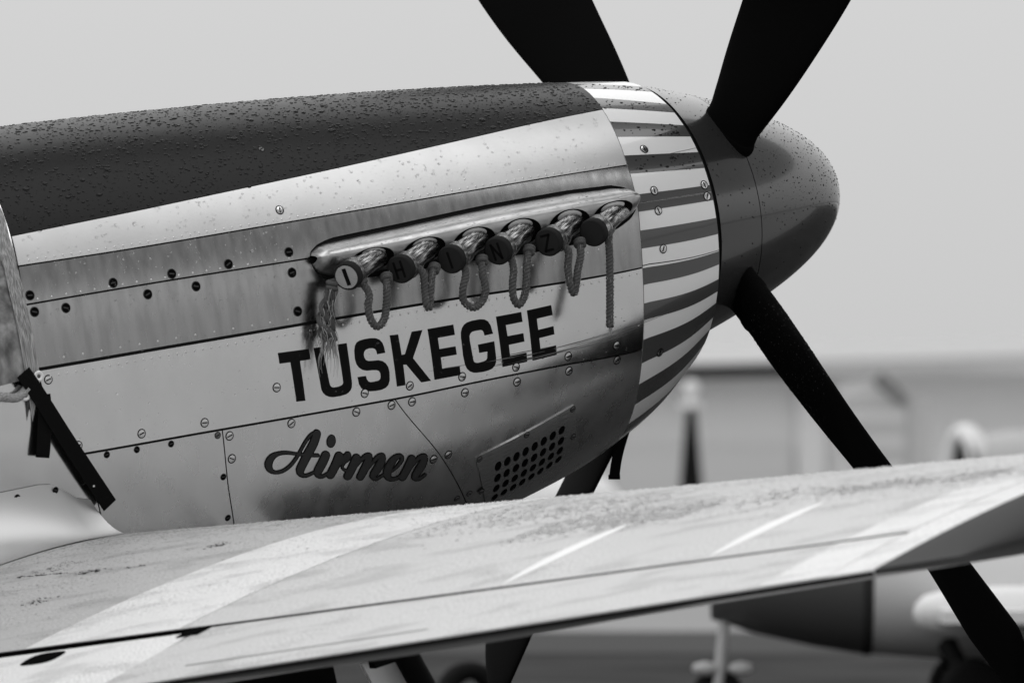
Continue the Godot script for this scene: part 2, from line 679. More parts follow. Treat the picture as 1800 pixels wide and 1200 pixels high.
func skin() -> void:
	var thin := dome(0.0034, 0.0009).commit(M.rivet)
	var drop := dome(1.0, 0.45).commit(M.water)
	var bead := dome(1.0, 0.5).commit(M.bead)
	var slotted := screw_mesh(0.0125, M.screw, M.black, 0.0012)
	var pit := hole_mesh(0.0125)
	var small_pit := hole_mesh(0.0085)
	var dark_screw := screw_mesh(0.0095, M.leg, M.black, 0.0012)

	# dark inner frame seen through the joints, closed at the front around the intake
	var shell := patch(func(u: float, v: float) -> Vector2: return Vector2(lerpf(-3.2, -0.012, u), lerpf(-180.0, 180.0, v)), spread(60), spread(96), -0.006, 0.0, 0.0)
	var hub := shell.add(Vector3(-0.012, 0, 0), Vector3(1, 0, 0))
	for k in 96:
		shell.tri(hub, shell.add(P(-0.012, -180.0 + k * 3.75, -0.006), Vector3(1, 0, 0)), shell.add(P(-0.012, -176.25 + k * 3.75, -0.006), Vector3(1, 0, 0)))
	obj("inner_frame", shell.commit(M.dark), fighter)

	var ring := on(ring_aft)
	var fire := on(fire_edge)
	var top_mirror := func(x: float) -> float: return 180.0 - curve(paint_edge, x)

	# upper cowl: the anti-glare paint wraps over the top, a bright strip on each side below it
	var fore_top := func(a: float) -> float: return curve(ring_aft, a if a <= 90.0 else 180.0 - a)
	var aft_top := func(a: float) -> float: return curve(fire_edge, a if a <= 90.0 else 180.0 - a)
	var glare := obj("anti_glare_panel", patch(between(on(paint_edge), top_mirror, aft_top, fore_top, 0.0), spread(70), spread(44), 0.0005, 0.006, 0.004).commit(M.anti_glare), fighter)
	glare.set_meta("label", "dark matt anti-glare top of the cowl, beaded with rain")
	drops(glare, 8000, func() -> Vector2:
		var x := rng.randf_range(-2.27, -0.24)
		var lo := curve(paint_edge, x)
		return Vector2(x, lerpf(lo, 118.0, 1.0 - pow(rng.randf(), 0.8))), 0.0010, 0.0044, bead)
	screws(dark_screw, "screw", [-1.406, 47.0], glare)
	for side in [false, true]:
		var strip := obj("upper_cowl_panel", patch(between(on(seam1), on(paint_edge), fire, ring, 0.0018, side), spread(60), spread(10), 0.0, 0.005, 0.002).commit(M.bright), fighter)
		if side:
			continue
		rivet_row(seam1, 1.25, -2.25, -0.3, 0.027, strip, thin)
		rivet_row(seam1, 4.4, -1.2, -0.3, 0.19, strip, thin)
		screws(slotted, "screw", [-1.435, 23.61], strip, 0.0, 1.3)
		drops(strip, 420, func() -> Vector2:
			var x := rng.randf_range(-2.25, -0.28)
			return Vector2(x, lerpf(curve(seam1, x), curve(paint_edge, x), rng.randf())), 0.0012, 0.0036, drop)

	# the two panels round the exhaust opening
	var xs := []
	for k in 23:
		xs.append(lerpf(-2.285, -1.383, k / 22.0))
	for q in [-1.3815, -1.3805, -1.379, -1.3775, -1.376, -1.373, -1.37, -1.365, -1.36, -1.354, -1.346, -1.335, -1.32, -1.305]:
		xs.append(q)
	for k in 30:
		xs.append(lerpf(-1.29, -0.40, k / 29.0))
	for q in [-.375, -.352, -.335, -.32, -.31, -.30, -.294, -.29, -.287, -.284, -.282, -.2805, -.2795, -.2785, -.2775]:
		xs.append(q)
	for mirrored in [false, true]:
		for which in 2:
			var f := func(u: float, v: float) -> Vector2:
				var x := u
				var lo: float
				var hi: float
				var inside: bool = x > -1.381 and x < -0.278 and not mirrored
				var g := 0.0018 / GIRTH
				if which == 0:
					lo = (straight(open_top, x) if inside else curve(seam2, x) + g)
					hi = curve(seam1, x) - g
				else:
					lo = curve(seam3, x) + g
					hi = (straight(open_bottom, x) if inside else curve(seam2, x) - g)
				var a := lerpf(lo, hi, v)
				var nose := smoothstep(-0.5, -0.2775, x) * (curve(ring_aft, a) + 0.2762)
				var tail := smoothstep(-2.1, -2.285, x) * (curve(fire_edge, a) + 2.287)
				return Vector2(x + nose + tail, 180.0 - a if mirrored else a)
			var o := obj("exhaust_panel", patch(f, xs, spread(8)).commit(M.stack_panel), fighter)
			if mirrored:
				continue
			if which == 0:
				screws(pit, "fastener", [-2.010, 10.31, -1.823, 10.13, -1.640, 10.21, -1.442, 10.84, -2.272, 10.7], o)
				rivet_row(seam2, 0.9, -2.25, -1.4, 0.045, o, thin)
			else:
				screws(pit, "fastener", [-2.170, 6.29, -1.910, 6.13, -1.755, 6.02, -1.445, 5.32, -1.446, -1.80, -2.268, 6.64], o)
				rivet_row(open_bottom, -2.1, -1.30, -0.36, 0.038, o, thin)
				rivet_row(seam3, 1.0, -2.2, -1.45, 0.06, o, thin)
			drops(o, 160, func() -> Vector2:
				var x := rng.randf_range(-2.25, -1.42)
				return Vector2(x, lerpf(curve(seam2, x), curve(seam1 if which == 0 else seam3, x), rng.randf())), 0.001, 0.0028, drop)

	# side panel with the lettering
	for mirrored in [false, true]:
		var side := obj("side_panel", patch(between(on(seam4), on(seam3), fire, ring, 0.0018, mirrored), spread(64), spread(14)).commit(M.panel), fighter)
		if mirrored:
			continue
		side.set_meta("label", "bare metal side panel lettered TUSKEGEE")
		screws(slotted, "screw", [-2.258, -4.13, -2.189, -15.77, -1.987, -16.05, -1.784, -16.68, -1.543, -13.30, -1.258, -18.70, -1.107, -19.73, -0.930, -21.03, -0.745, -22.52, -0.562, -24.28, -0.389, -26.45], side)
		rivet_row(seam3, -1.15, -2.25, -0.3, 0.027, side, thin)
		drops(side, 260, func() -> Vector2:
			var x := rng.randf_range(-2.2, -0.3)
			return Vector2(x, lerpf(curve(seam4, x), curve(seam3, x), rng.randf())), 0.001, 0.0026, drop)
		lettering(side)
		# dark oil streaks blown aft
		for k in 20:
			var x0 := rng.randf_range(-1.1, -0.42)
			var long := rng.randf_range(0.10, 0.38)
			var t := (x0 + 1.33) / 0.97
			var a0 := lerpf(-15.4, -23.6, t) + rng.randf_range(-1.3, 0.9)
			var slope := -6.5
			var w := rng.randf_range(0.0003, 0.0010)
			var a1 := a0 + slope * long * 1.1
			var poly := [Vector2(x0, a0), Vector2(x0 + long * 0.5, (a0 + a1) / 2 + w / GIRTH), Vector2(x0 + long, a1), Vector2(x0 + long * 0.5, (a0 + a1) / 2 - w / GIRTH)]
			obj("oil_streak", drape([poly], 0.0004 + k * 0.00002).commit(M.oil), side)

	# lower panels: aft, middle with the script, front with the air vent
	for mirrored in [false, true]:
		var low := const_of(-90.0)
		var aft := obj("lower_cowl_panel", patch(between(low, on(seam4), fire, on(butt_edge), 0.0018, mirrored), spread(18), spread(30)).commit(M.lower), fighter)
		var mid := obj("lower_cowl_panel", patch(between(low, on(seam4), on(butt_edge), on(chin_edge), 0.0018, mirrored), spread(26), spread(36)).commit(M.lower), fighter)
		var chin := obj("chin_panel", patch(between(low, on(seam4), on(chin_edge), ring, 0.0018, mirrored), spread(32), spread(40)).commit(M.lower), fighter)
		if mirrored:
			continue
		mid.set_meta("label", "lower cowl panel with dark script Airmen")
		screws(small_pit, "fastener", [-2.102, -18.58, -2.006, -18.86, -1.896, -19.25, -1.732, -28.80, -1.713, -39.36, -2.137, -30.85], aft)
		screws(dark_screw, "screw", [-1.745, -19.69], aft)
		screws(slotted, "screw", [-1.707, -20.37, -1.703, -25.22, -1.504, -20.93, -1.289, -22.13, -1.171, -22.76, -1.023, -39.41], mid)
		screws(dark_screw, "screw", [-0.908, -56.30], mid)
		screws(slotted, "screw", [-1.102, -23.30, -0.922, -24.81, -0.742, -26.10, -0.559, -28.09, -0.385, -30.67, -0.972, -39.50], chin)
		screws(dark_screw, "screw", [-0.866, -55.90], chin)
		script_lettering(mid)
	vent_plate(dark_screw)

	# nose ring: white paint with dark stripes, four panels a side
	var edges := [[-91.0, -8.8, -12.8], [9.6, 9.0], [25.4, 28.9], [90.0, 90.0]]
	var front := func(_a: float) -> float: return 0.0
	for mirrored in [false, true]:
		var bounds := [[-90.0, -90.0], [-8.85, -12.9], [9.63, 9.02], [25.4, 28.9], [90.0, 90.0]]
		for k in 4:
			var lo := func(x: float) -> float: return lerpf(bounds[k][0], bounds[k][1], clampf((x + 0.27) / 0.27, 0, 1))
			var hi := func(x: float) -> float: return lerpf(bounds[k + 1][0], bounds[k + 1][1], clampf((x + 0.27) / 0.27, 0, 1))
			var o := obj("nose_ring_panel", patch(between(lo, hi, ring, front, 0.0011, mirrored), spread(12), spread(24 if k == 0 or k == 3 else 8), 0.0, 0.006, 0.004).commit(M.stripe_white), fighter)
			if not mirrored:
				var put: Array = [[-0.220, -35.42], [-0.205, 5.45, -0.207, -6.21, -0.021, 7.61], [-0.203, 13.27, -0.021, 12.44], [-0.184, 30.79]][k]
				screws(slotted, "screw", put, o, 0.0006, 1.4)
		# aft upper, fore upper, aft lower, fore lower, in degrees
		for s in [[82.0, 72.5, 73.95, 65.8], [63.7, 54.6, 55.05, 48.5], [46.35, 40.8, 37.9, 34.6], [29.1, 26.9, 21.2, 19.5], [12.9, 12.1, 9.75, 9.2], [9.5, 8.85, 6.2, 5.6], [-.34, -1.5, -4.7, -7.2], [-9.4, -13.2, -13.7, -18.0], [-18.4, -23.4, -23.0, -28.2], [-28.4, -32.8, -35.6, -39.0], [-42.6, -44.5, -50.5, -52.5], [-59.7, -60.5, -67.5, -68.0], [-77.5, -78.0, -85.0, -85.0]]:
			var lo := func(x: float) -> float: return lerpf(s[2], s[3], clampf((x + 0.28) / 0.28, 0, 1))
			var hi := func(x: float) -> float: return lerpf(s[0], s[1], clampf((x + 0.28) / 0.28, 0, 1))
			var o := obj("painted_stripe", patch(between(lo, hi, ring, front, 0.0004, mirrored), spread(12), spread(6), 0.0005, 0.0006, 0.004).commit(M.stripe_dark), fighter)
			if s[0] > 20.0 and not mirrored:
				drops(o, 40, func() -> Vector2:
					var x := rng.randf_range(-0.24, -0.02)
					return Vector2(x, lerpf(lo.call(x), hi.call(x), rng.randf())), 0.0015, 0.004, bead)

	# fuselage behind the engine
	obj("fuselage_skin", patch(func(u: float, v: float) -> Vector2:
		var a := lerpf(-180.0, 180.0, v)
		var b := a if absf(a) <= 90.0 else signf(a) * 180.0 - a
		return Vector2(lerpf(-8.15, curve(fire_edge, b) - 0.002, u), a), spread(70), spread(96), 0.0, 0.0).commit(M.panel), fighter)
	screws(small_pit, "fastener", [-2.397, -23.10, -2.276, -23.20], fighter.get_node("fuselage_skin"), 0.011)


# ------------------------------------------------------------------ lettering
func letter_box(u: float, v: float) -> Vector2:
	var top := Vector2(-1.527, -7.39).lerp(Vector2(-0.613, -11.32), u)
	var low := Vector2(-1.520, -16.55).lerp(Vector2(-0.602, -22.91), u)
	return top.lerp(low, v)


func lettering(side: Node3D) -> void:
	# each letter's corners on a drawing 480 wide; TUSKE on one sheet, GEE on another scale
	var sheets := [[6.314, 480.0, 530.0, [
		[50, 570, 385, 515, 400, 623, 285, 645, 342, 1090, 245, 1105, 182, 662, 65, 682],
		[437, 505, 530, 490, 601, 875, 610, 905, 625, 922, 650, 928, 700, 918, 735, 902, 749, 888, 753, 865, 697, 460, 797, 443, 848, 870, 847, 920, 835, 955, 812, 985, 785, 1005, 720, 1028, 640, 1042, 600, 1038, 562, 1022, 535, 995, 515, 955],
		[1215, 535, 1127, 552, 1118, 515, 1104, 497, 1080, 490, 1040, 492, 1004, 505, 985, 527, 979, 555, 985, 590, 1002, 615, 1025, 624, 1060, 624, 1140, 615, 1185, 624, 1220, 648, 1247, 690, 1260, 745, 1263, 835, 1250, 890, 1222, 924, 1175, 948, 1110, 962, 1030, 968, 985, 958, 950, 930, 925, 885, 910, 805, 1000, 790, 1012, 830, 1030, 853, 1055, 860, 1090, 855, 1140, 842, 1158, 826, 1164, 800, 1160, 760, 1146, 735, 1120, 725, 1080, 725, 1010, 733, 965, 725, 925, 700, 897, 660, 882, 605, 878, 520, 886, 470, 905, 435, 940, 413, 1000, 396, 1060, 386, 1115, 385, 1155, 398, 1185, 428, 1204, 475],
		[1270, 353, 1362, 342, 1395, 555, 1432, 548, 1513, 312, 1632, 292, 1520, 588, 1725, 843, 1615, 862, 1448, 662, 1412, 662, 1440, 893, 1345, 910]]],
		[6.6667, 730.0, 520.0, [
		[117, 365, 420, 313, 435, 425, 233, 460, 250, 585, 440, 553, 455, 648, 265, 680, 283, 815, 490, 785, 505, 892, 195, 947],
		[887, 412, 787, 432, 776, 395, 762, 375, 735, 371, 680, 380, 640, 390, 617, 410, 607, 440, 612, 500, 650, 705, 660, 733, 682, 746, 715, 747, 780, 730, 806, 716, 818, 695, 820, 615, 722, 630, 707, 535, 900, 498, 925, 690, 924, 745, 910, 785, 880, 820, 840, 840, 780, 856, 700, 867, 655, 865, 615, 850, 580, 818, 555, 770, 530, 660, 507, 460, 507, 400, 520, 352, 545, 315, 580, 290, 640, 270, 740, 253, 790, 255, 830, 275, 860, 320],
		[927, 225, 1228, 175, 1242, 283, 1040, 318, 1060, 442, 1250, 412, 1263, 508, 1075, 542, 1092, 672, 1290, 640, 1303, 750, 1005, 803],
		[1298, 160, 1590, 107, 1608, 217, 1413, 253, 1430, 380, 1615, 345, 1628, 440, 1443, 475, 1460, 605, 1650, 573, 1662, 688, 1368, 740]]]]
	var e1 := Vector2(480.5, -84.35)
	var e2 := Vector2(11.4, 87.6)
	var det := e1.x * e2.y - e1.y * e2.x
	for s in sheets:
		for l in s[3]:
			var poly := []
			for k in range(0, l.size(), 2):
				var q := Vector2(s[1] + l[k] / s[0] - 488.0, s[2] + l[k + 1] / s[0] - 620.3)
				poly.append(letter_box((q.x * e2.y - q.y * e2.x) / det, (e1.x * q.y - e1.y * q.x) / det))
			obj("letter", drape([poly], 0.0007).commit(M.letter), side)


func script_point(q: Vector2) -> Vector2:
	var u := q.x / 1800.0
	var v := q.y / 741.0
	return Vector2(-1.633, -16.25).lerp(Vector2(-0.995, -27.31), u).lerp(Vector2(-1.642, -33.41).lerp(Vector2(-0.968, -50.58), u), v)


func stroke(pts: Array, extra: float) -> Array:
	# a brush stroke of varying width as convex pieces: one quad per step and a round end
	var q := []
	for k in range(0, pts.size(), 3):
		q.append(Vector3(pts[k], pts[k + 1], pts[k + 2]))
	var line := spline(q, 6)
	var polys := []
	for i in line.size():
		var c := Vector2(line[i].x, line[i].y)
		var r: float = line[i].z / 2 + extra
		if i == 0 or i == line.size() - 1 or i % 3 == 0:
			var round_ := []
			for k in 14:
				round_.append(script_point(c + Vector2.from_angle(TAU * k / 14) * r))
			polys.append(round_)
		if i + 1 < line.size():
			var d := Vector2(line[i + 1].x, line[i + 1].y)
			var nn := (d - c).normalized().orthogonal()
			var r2: float = line[i + 1].z / 2 + extra
			polys.append([script_point(c + nn * r), script_point(d + nn * r2), script_point(d - nn * r2), script_point(c - nn * r)])
	return polys


func script_lettering(panel: Node3D) -> void:
	var letters := {
		"A": [[575, 165, 20, 530, 195, 26, 480, 260, 26, 440, 330, 26, 400, 400, 28, 345, 475, 30, 275, 532, 32, 205, 548, 34, 160, 520, 56, 150, 465, 66, 180, 405, 56, 235, 370, 36, 310, 356, 30, 400, 362, 26, 490, 368, 30, 595, 368, 30],
			[592, 178, 70, 560, 260, 74, 510, 350, 76, 470, 430, 74, 436, 510, 72, 445, 552, 52, 490, 565, 36, 560, 530, 26]],
		"i": [[668, 365, 76, 640, 430, 78, 600, 510, 76, 600, 552, 56, 640, 566, 36, 700, 525, 24]],
		"r": [[792, 372, 80, 760, 450, 78, 712, 550, 74], [800, 455, 22, 835, 390, 40, 872, 355, 54, 868, 390, 48, 830, 440, 26, 822, 480, 22, 855, 505, 26]],
		"m": [[952, 388, 78, 915, 470, 76, 872, 560, 72], [905, 540, 22, 960, 445, 26, 1020, 380, 40, 1068, 368, 60, 1055, 425, 72, 1020, 500, 74, 990, 565, 68],
			[1015, 555, 22, 1075, 460, 26, 1140, 385, 40, 1190, 372, 62, 1178, 430, 74, 1135, 505, 76, 1108, 555, 62, 1140, 586, 36, 1205, 545, 24]],
		"e": [[1285, 510, 24, 1335, 465, 28, 1378, 405, 36, 1360, 368, 38, 1305, 395, 60, 1255, 470, 78, 1240, 545, 72, 1275, 590, 44, 1340, 580, 32, 1395, 530, 24]],
		"n": [[1470, 405, 78, 1430, 490, 76, 1388, 575, 72], [1420, 555, 22, 1480, 460, 26, 1540, 395, 40, 1590, 388, 60, 1575, 450, 74, 1530, 525, 76, 1505, 580, 62, 1545, 600, 38, 1602, 562, 28]]}
	var lift := 0.0006
	for l in letters:
		for layer in 2:
			var mb := MB.new()
			for s in letters[l]:
				for poly in stroke(s, 5.0 if layer == 0 else -4.5):
					lift += 0.0000008
					var part := drape([poly], lift + layer * 0.0006, 0.05)
					for k in part.v.size():
						mb.add(part.v[k], part.n[k])
					var base := mb.v.size() - part.v.size()
					for k in part.idx:
						mb.idx.append(base + k)
			obj("script_letter" if layer == 0 else "letter_fill", mb.commit(M.letter if layer == 0 else M.script_fill), panel)
	for layer in 2:
		var dot := []
		for k in 28:
			var d := Vector2.from_angle(TAU * k / 28)
			var q := Vector2(d.x * (43 - layer * 8), d.y * (60 - layer * 8))
			dot.append(script_point(Vector2(722, 240) + q.rotated(0.25)))
		obj("letter_dot", drape([dot], 0.0007 + layer * 0.0004).commit(M.letter if layer == 0 else M.script_fill), panel)


# ------------------------------------------------------------------ vent plate with real holes
func vent_plate(screw: Mesh) -> void:
	var c := [Vector2(-.875, -42.88), Vector2(-.535, -38.17), Vector2(-.473, -59.65), Vector2(-.784, -64.57)]
	var h := [Vector2(-.787, -48.43), Vector2(-.569, -44.70), Vector2(-.552, -56.35), Vector2(-.761, -61.99)]
	var lattice := func(i: float, j: float) -> Vector2:
		return h[0].lerp(h[1], i / 7.0).lerp(h[3].lerp(h[2], i / 7.0), j / 3.0)
	var mb := MB.new()
	var up := 0.0042
	var put := func(s: Vector2, off: float) -> int:
		return mb.add(P(s.x, s.y, off), N(s.x, s.y), s)
	var n := 16
	for i in 8:
		for j in 4:
			for k in n:
				var a := TAU * k / n
				var b := TAU * (k + 1) / n
				var ca := Vector2(cos(a), sin(a))
				var cb := Vector2(cos(b), sin(b))
				var oa := ca / maxf(absf(ca.x), absf(ca.y)) * 0.5
				var ob := cb / maxf(absf(cb.x), absf(cb.y)) * 0.5
				var r := 0.37
				var pa: Vector2 = lattice.call(i + ca.x * r, j + ca.y * r)
				var pb: Vector2 = lattice.call(i + cb.x * r, j + cb.y * r)
				mb.quad(put.call(pa, up), put.call(pb, up), put.call(lattice.call(i + ob.x, j + ob.y), up), put.call(lattice.call(i + oa.x, j + oa.y), up))
				var mid: Vector3 = P(lattice.call(i, j).x, lattice.call(i, j).y)
				var A := P(pa.x, pa.y, up)
				var B := P(pb.x, pb.y, up)
				mb.quad(mb.add(A, (mid - A).normalized()), mb.add(B, (mid - B).normalized()), mb.add(P(pb.x, pb.y, 0.0008), (mid - B).normalized()), mb.add(P(pa.x, pa.y, 0.0008), (mid - A).normalized()))
	# the frame round the holes
	var inner := [lattice.call(-0.5, -0.5), lattice.call(7.5, -0.5), lattice.call(7.5, 3.5), lattice.call(-0.5, 3.5)]
	for e in 4:
		var f := (e + 1) % 4
		for k in 16:
			for q in 3:
				var u0 := k / 16.0
				var u1 := (k + 1) / 16.0
				var o0: Vector2 = c[e].lerp(c[f], u0)
				var o1: Vector2 = c[e].lerp(c[f], u1)
				var i0: Vector2 = inner[e].lerp(inner[f], u0)
				var i1: Vector2 = inner[e].lerp(inner[f], u1)
				mb.quad(put.call(o0.lerp(i0, q / 3.0), up), put.call(o1.lerp(i1, q / 3.0), up), put.call(o1.lerp(i1, (q + 1) / 3.0), up), put.call(o0.lerp(i0, (q + 1) / 3.0), up))
			var s0: Vector2 = c[e].lerp(c[f], k / 16.0)
			var s1: Vector2 = c[e].lerp(c[f], (k + 1) / 16.0)
			var cen: Vector2 = (c[0] + c[2]) / 2
			var A := P(s0.x, s0.y, up)
			var B := P(s1.x, s1.y, up)
			var out: Vector3 = ((A + B) / 2 - P(cen.x, cen.y, up)).normalized()
			mb.quad(mb.add(A, out), mb.add(B, out), mb.add(P(s1.x, s1.y, 0.0), out), mb.add(P(s0.x, s0.y, 0.0), out))
	var plate := obj("vent_plate", mb.commit(M.lower), fighter)
	plate.set_meta("label", "perforated air vent plate with four rows of round holes")
	obj("vent_backing", drape([[inner[0], inner[1], inner[2], inner[3]]], 0.0007).commit(M.hollow), plate)
	screws(screw, "screw", [-0.861, -43.80, -0.700, -41.28, -0.539, -39.19, -0.518, -49.09, -0.825, -56.42], plate, up)


# ------------------------------------------------------------------ exhaust shroud and stacks
var stack_ends := [Vector3(-1.315, 0.034, 0.535), Vector3(-1.143, 0.025, 0.535), Vector3(-0.976, 0.025, 0.535), Vector3(-0.821, 0.024, 0.535), Vector3(-0.652, 0.021, 0.535), Vector3(-0.501, 0.024, 0.535)]
var face_axis := Vector3(-0.84, -0.15, 0.52).normalized()


func shroud_point(x: float, v: float, extra := 0.0) -> Vector3:
	var inset := smoothstep(0.0, 0.10, minf(x + 1.381, -0.278 - x))
	var hi := straight(open_top, x) - (0.003 + 0.007 * inset) / GIRTH
	var lo := straight(open_bottom, x) + 0.003 / GIRTH
	if hi < lo:
		hi = (hi + lo) / 2
		lo = hi
	var ends := minf(x + 1.381, -0.278 - x)
	var e := pow(maxf(0.0, 1.0 - pow(1.0 - clampf(ends / 0.055, 0.0, 1.0), 3.0)), 0.4)
	var rise := 0.0
	if v < 0.38:
		rise = pow(sin(v / 0.38 * PI / 2), 0.75)
	elif v < 0.92:
		rise = pow(maxf(1.0 - pow((v - 0.38) / 0.54, 1.7), 0.0), 0.75)
	return P(x, lerpf(hi, lo, v), -0.005 + (0.066 * e) * rise + extra)


func shroud() -> void:
	var xs := []
	for k in 101:
		var t := k / 100.0
		xs.append(lerpf(-1.376, -0.288, 0.5 - 0.5 * cos(t * PI)))
	var body := obj("exhaust_shroud", sheet(func(u: float, v: float) -> Vector3:
		return shroud_point(xs[int(round(u * 100))], v * 0.92), 100, 46, -1.0, null, Vector2(1.1, 0.3)).commit(M.shroud), fighter)
	body.set_meta("label", "bulged bare metal exhaust fairing")
	var wet := []
	for k in 260:
		var x := rng.randf_range(-1.33, -0.33)
		var v := rng.randf_range(0.04, 0.36)
		var p := shroud_point(x, v)
		var nn := (shroud_point(x + 0.005, v) - p).cross(shroud_point(x, v + 0.01) - p).normalized()
		if nn.z < 0.0:
			nn = -nn
		var along := Vector3(1, 0, 0).slide(nn).normalized()
		var r := rng.randf_range(0.001, 0.0026)
		wet.append(Transform3D(Basis(along * r * 1.3, nn.cross(along) * r, nn * r), p))
	many("water_drops", dome(1.0, 0.5).commit(M.water), wet, body)
	var back := face_axis * -1.0
	for e in stack_ends:
		var xc: float = e.x + 0.104
		var vc := 0.65
		var mouth := shroud_point(xc, vc)
		# the slot the stack comes out of
		var slot := MB.new()
		var hub := slot.add(shroud_point(xc, vc, 0.0012), Vector3(0, -0.4, 0.9))
		for k in 28:
			var q := []
			for g in [TAU * k / 28, TAU * (k + 1) / 28]:
				q.append(slot.add(shroud_point(clampf(xc + 0.072 * cos(g), -1.37, -0.29), clampf(vc + 0.28 * sin(g), 0.36, 0.918), 0.0012), Vector3(0, -0.4, 0.9)))
			slot.tri(hub, q[0], q[1])
		var path := spline([mouth + Vector3(0.075, 0.012, -0.055), mouth + Vector3(0.012, 0.004, -0.004), mouth.lerp(e, 0.45) + Vector3(0.004, 0.004, 0.008), e + back * 0.03, e - back * 0.002], 5)
		var radii := []
		for k in path.size():
			radii.append(lerpf(0.029, 0.0315, smoothstep(0.2, 0.7, float(k) / (path.size() - 1))))
		var s := obj("exhaust_stack", tube(path, radii, 20).commit(M.pipe), fighter)
		obj("stack_opening", slot.commit(M.hollow), s)


# ------------------------------------------------------------------ plugs and ropes
func glyph(l: String) -> Array:
	match l:
		"I": return [[0, -1, 0, 1]]
		"H": return [[-.5, -1, -.5, 1], [.5, -1, .5, 1], [-.5, 0, .5, 0]]
		"N": return [[-.5, -1, -.5, 1], [.5, -1, .5, 1], [-.5, 1, .5, -1]]
		"Z": return [[-.55, 1, .55, 1], [-.55, -1, .55, -1], [-.55, -1, .55, 1]]
	return []


func world_of(p: Vector3) -> Vector3:
	return fighter.transform * (p + Vector3(0, DROP, 0))


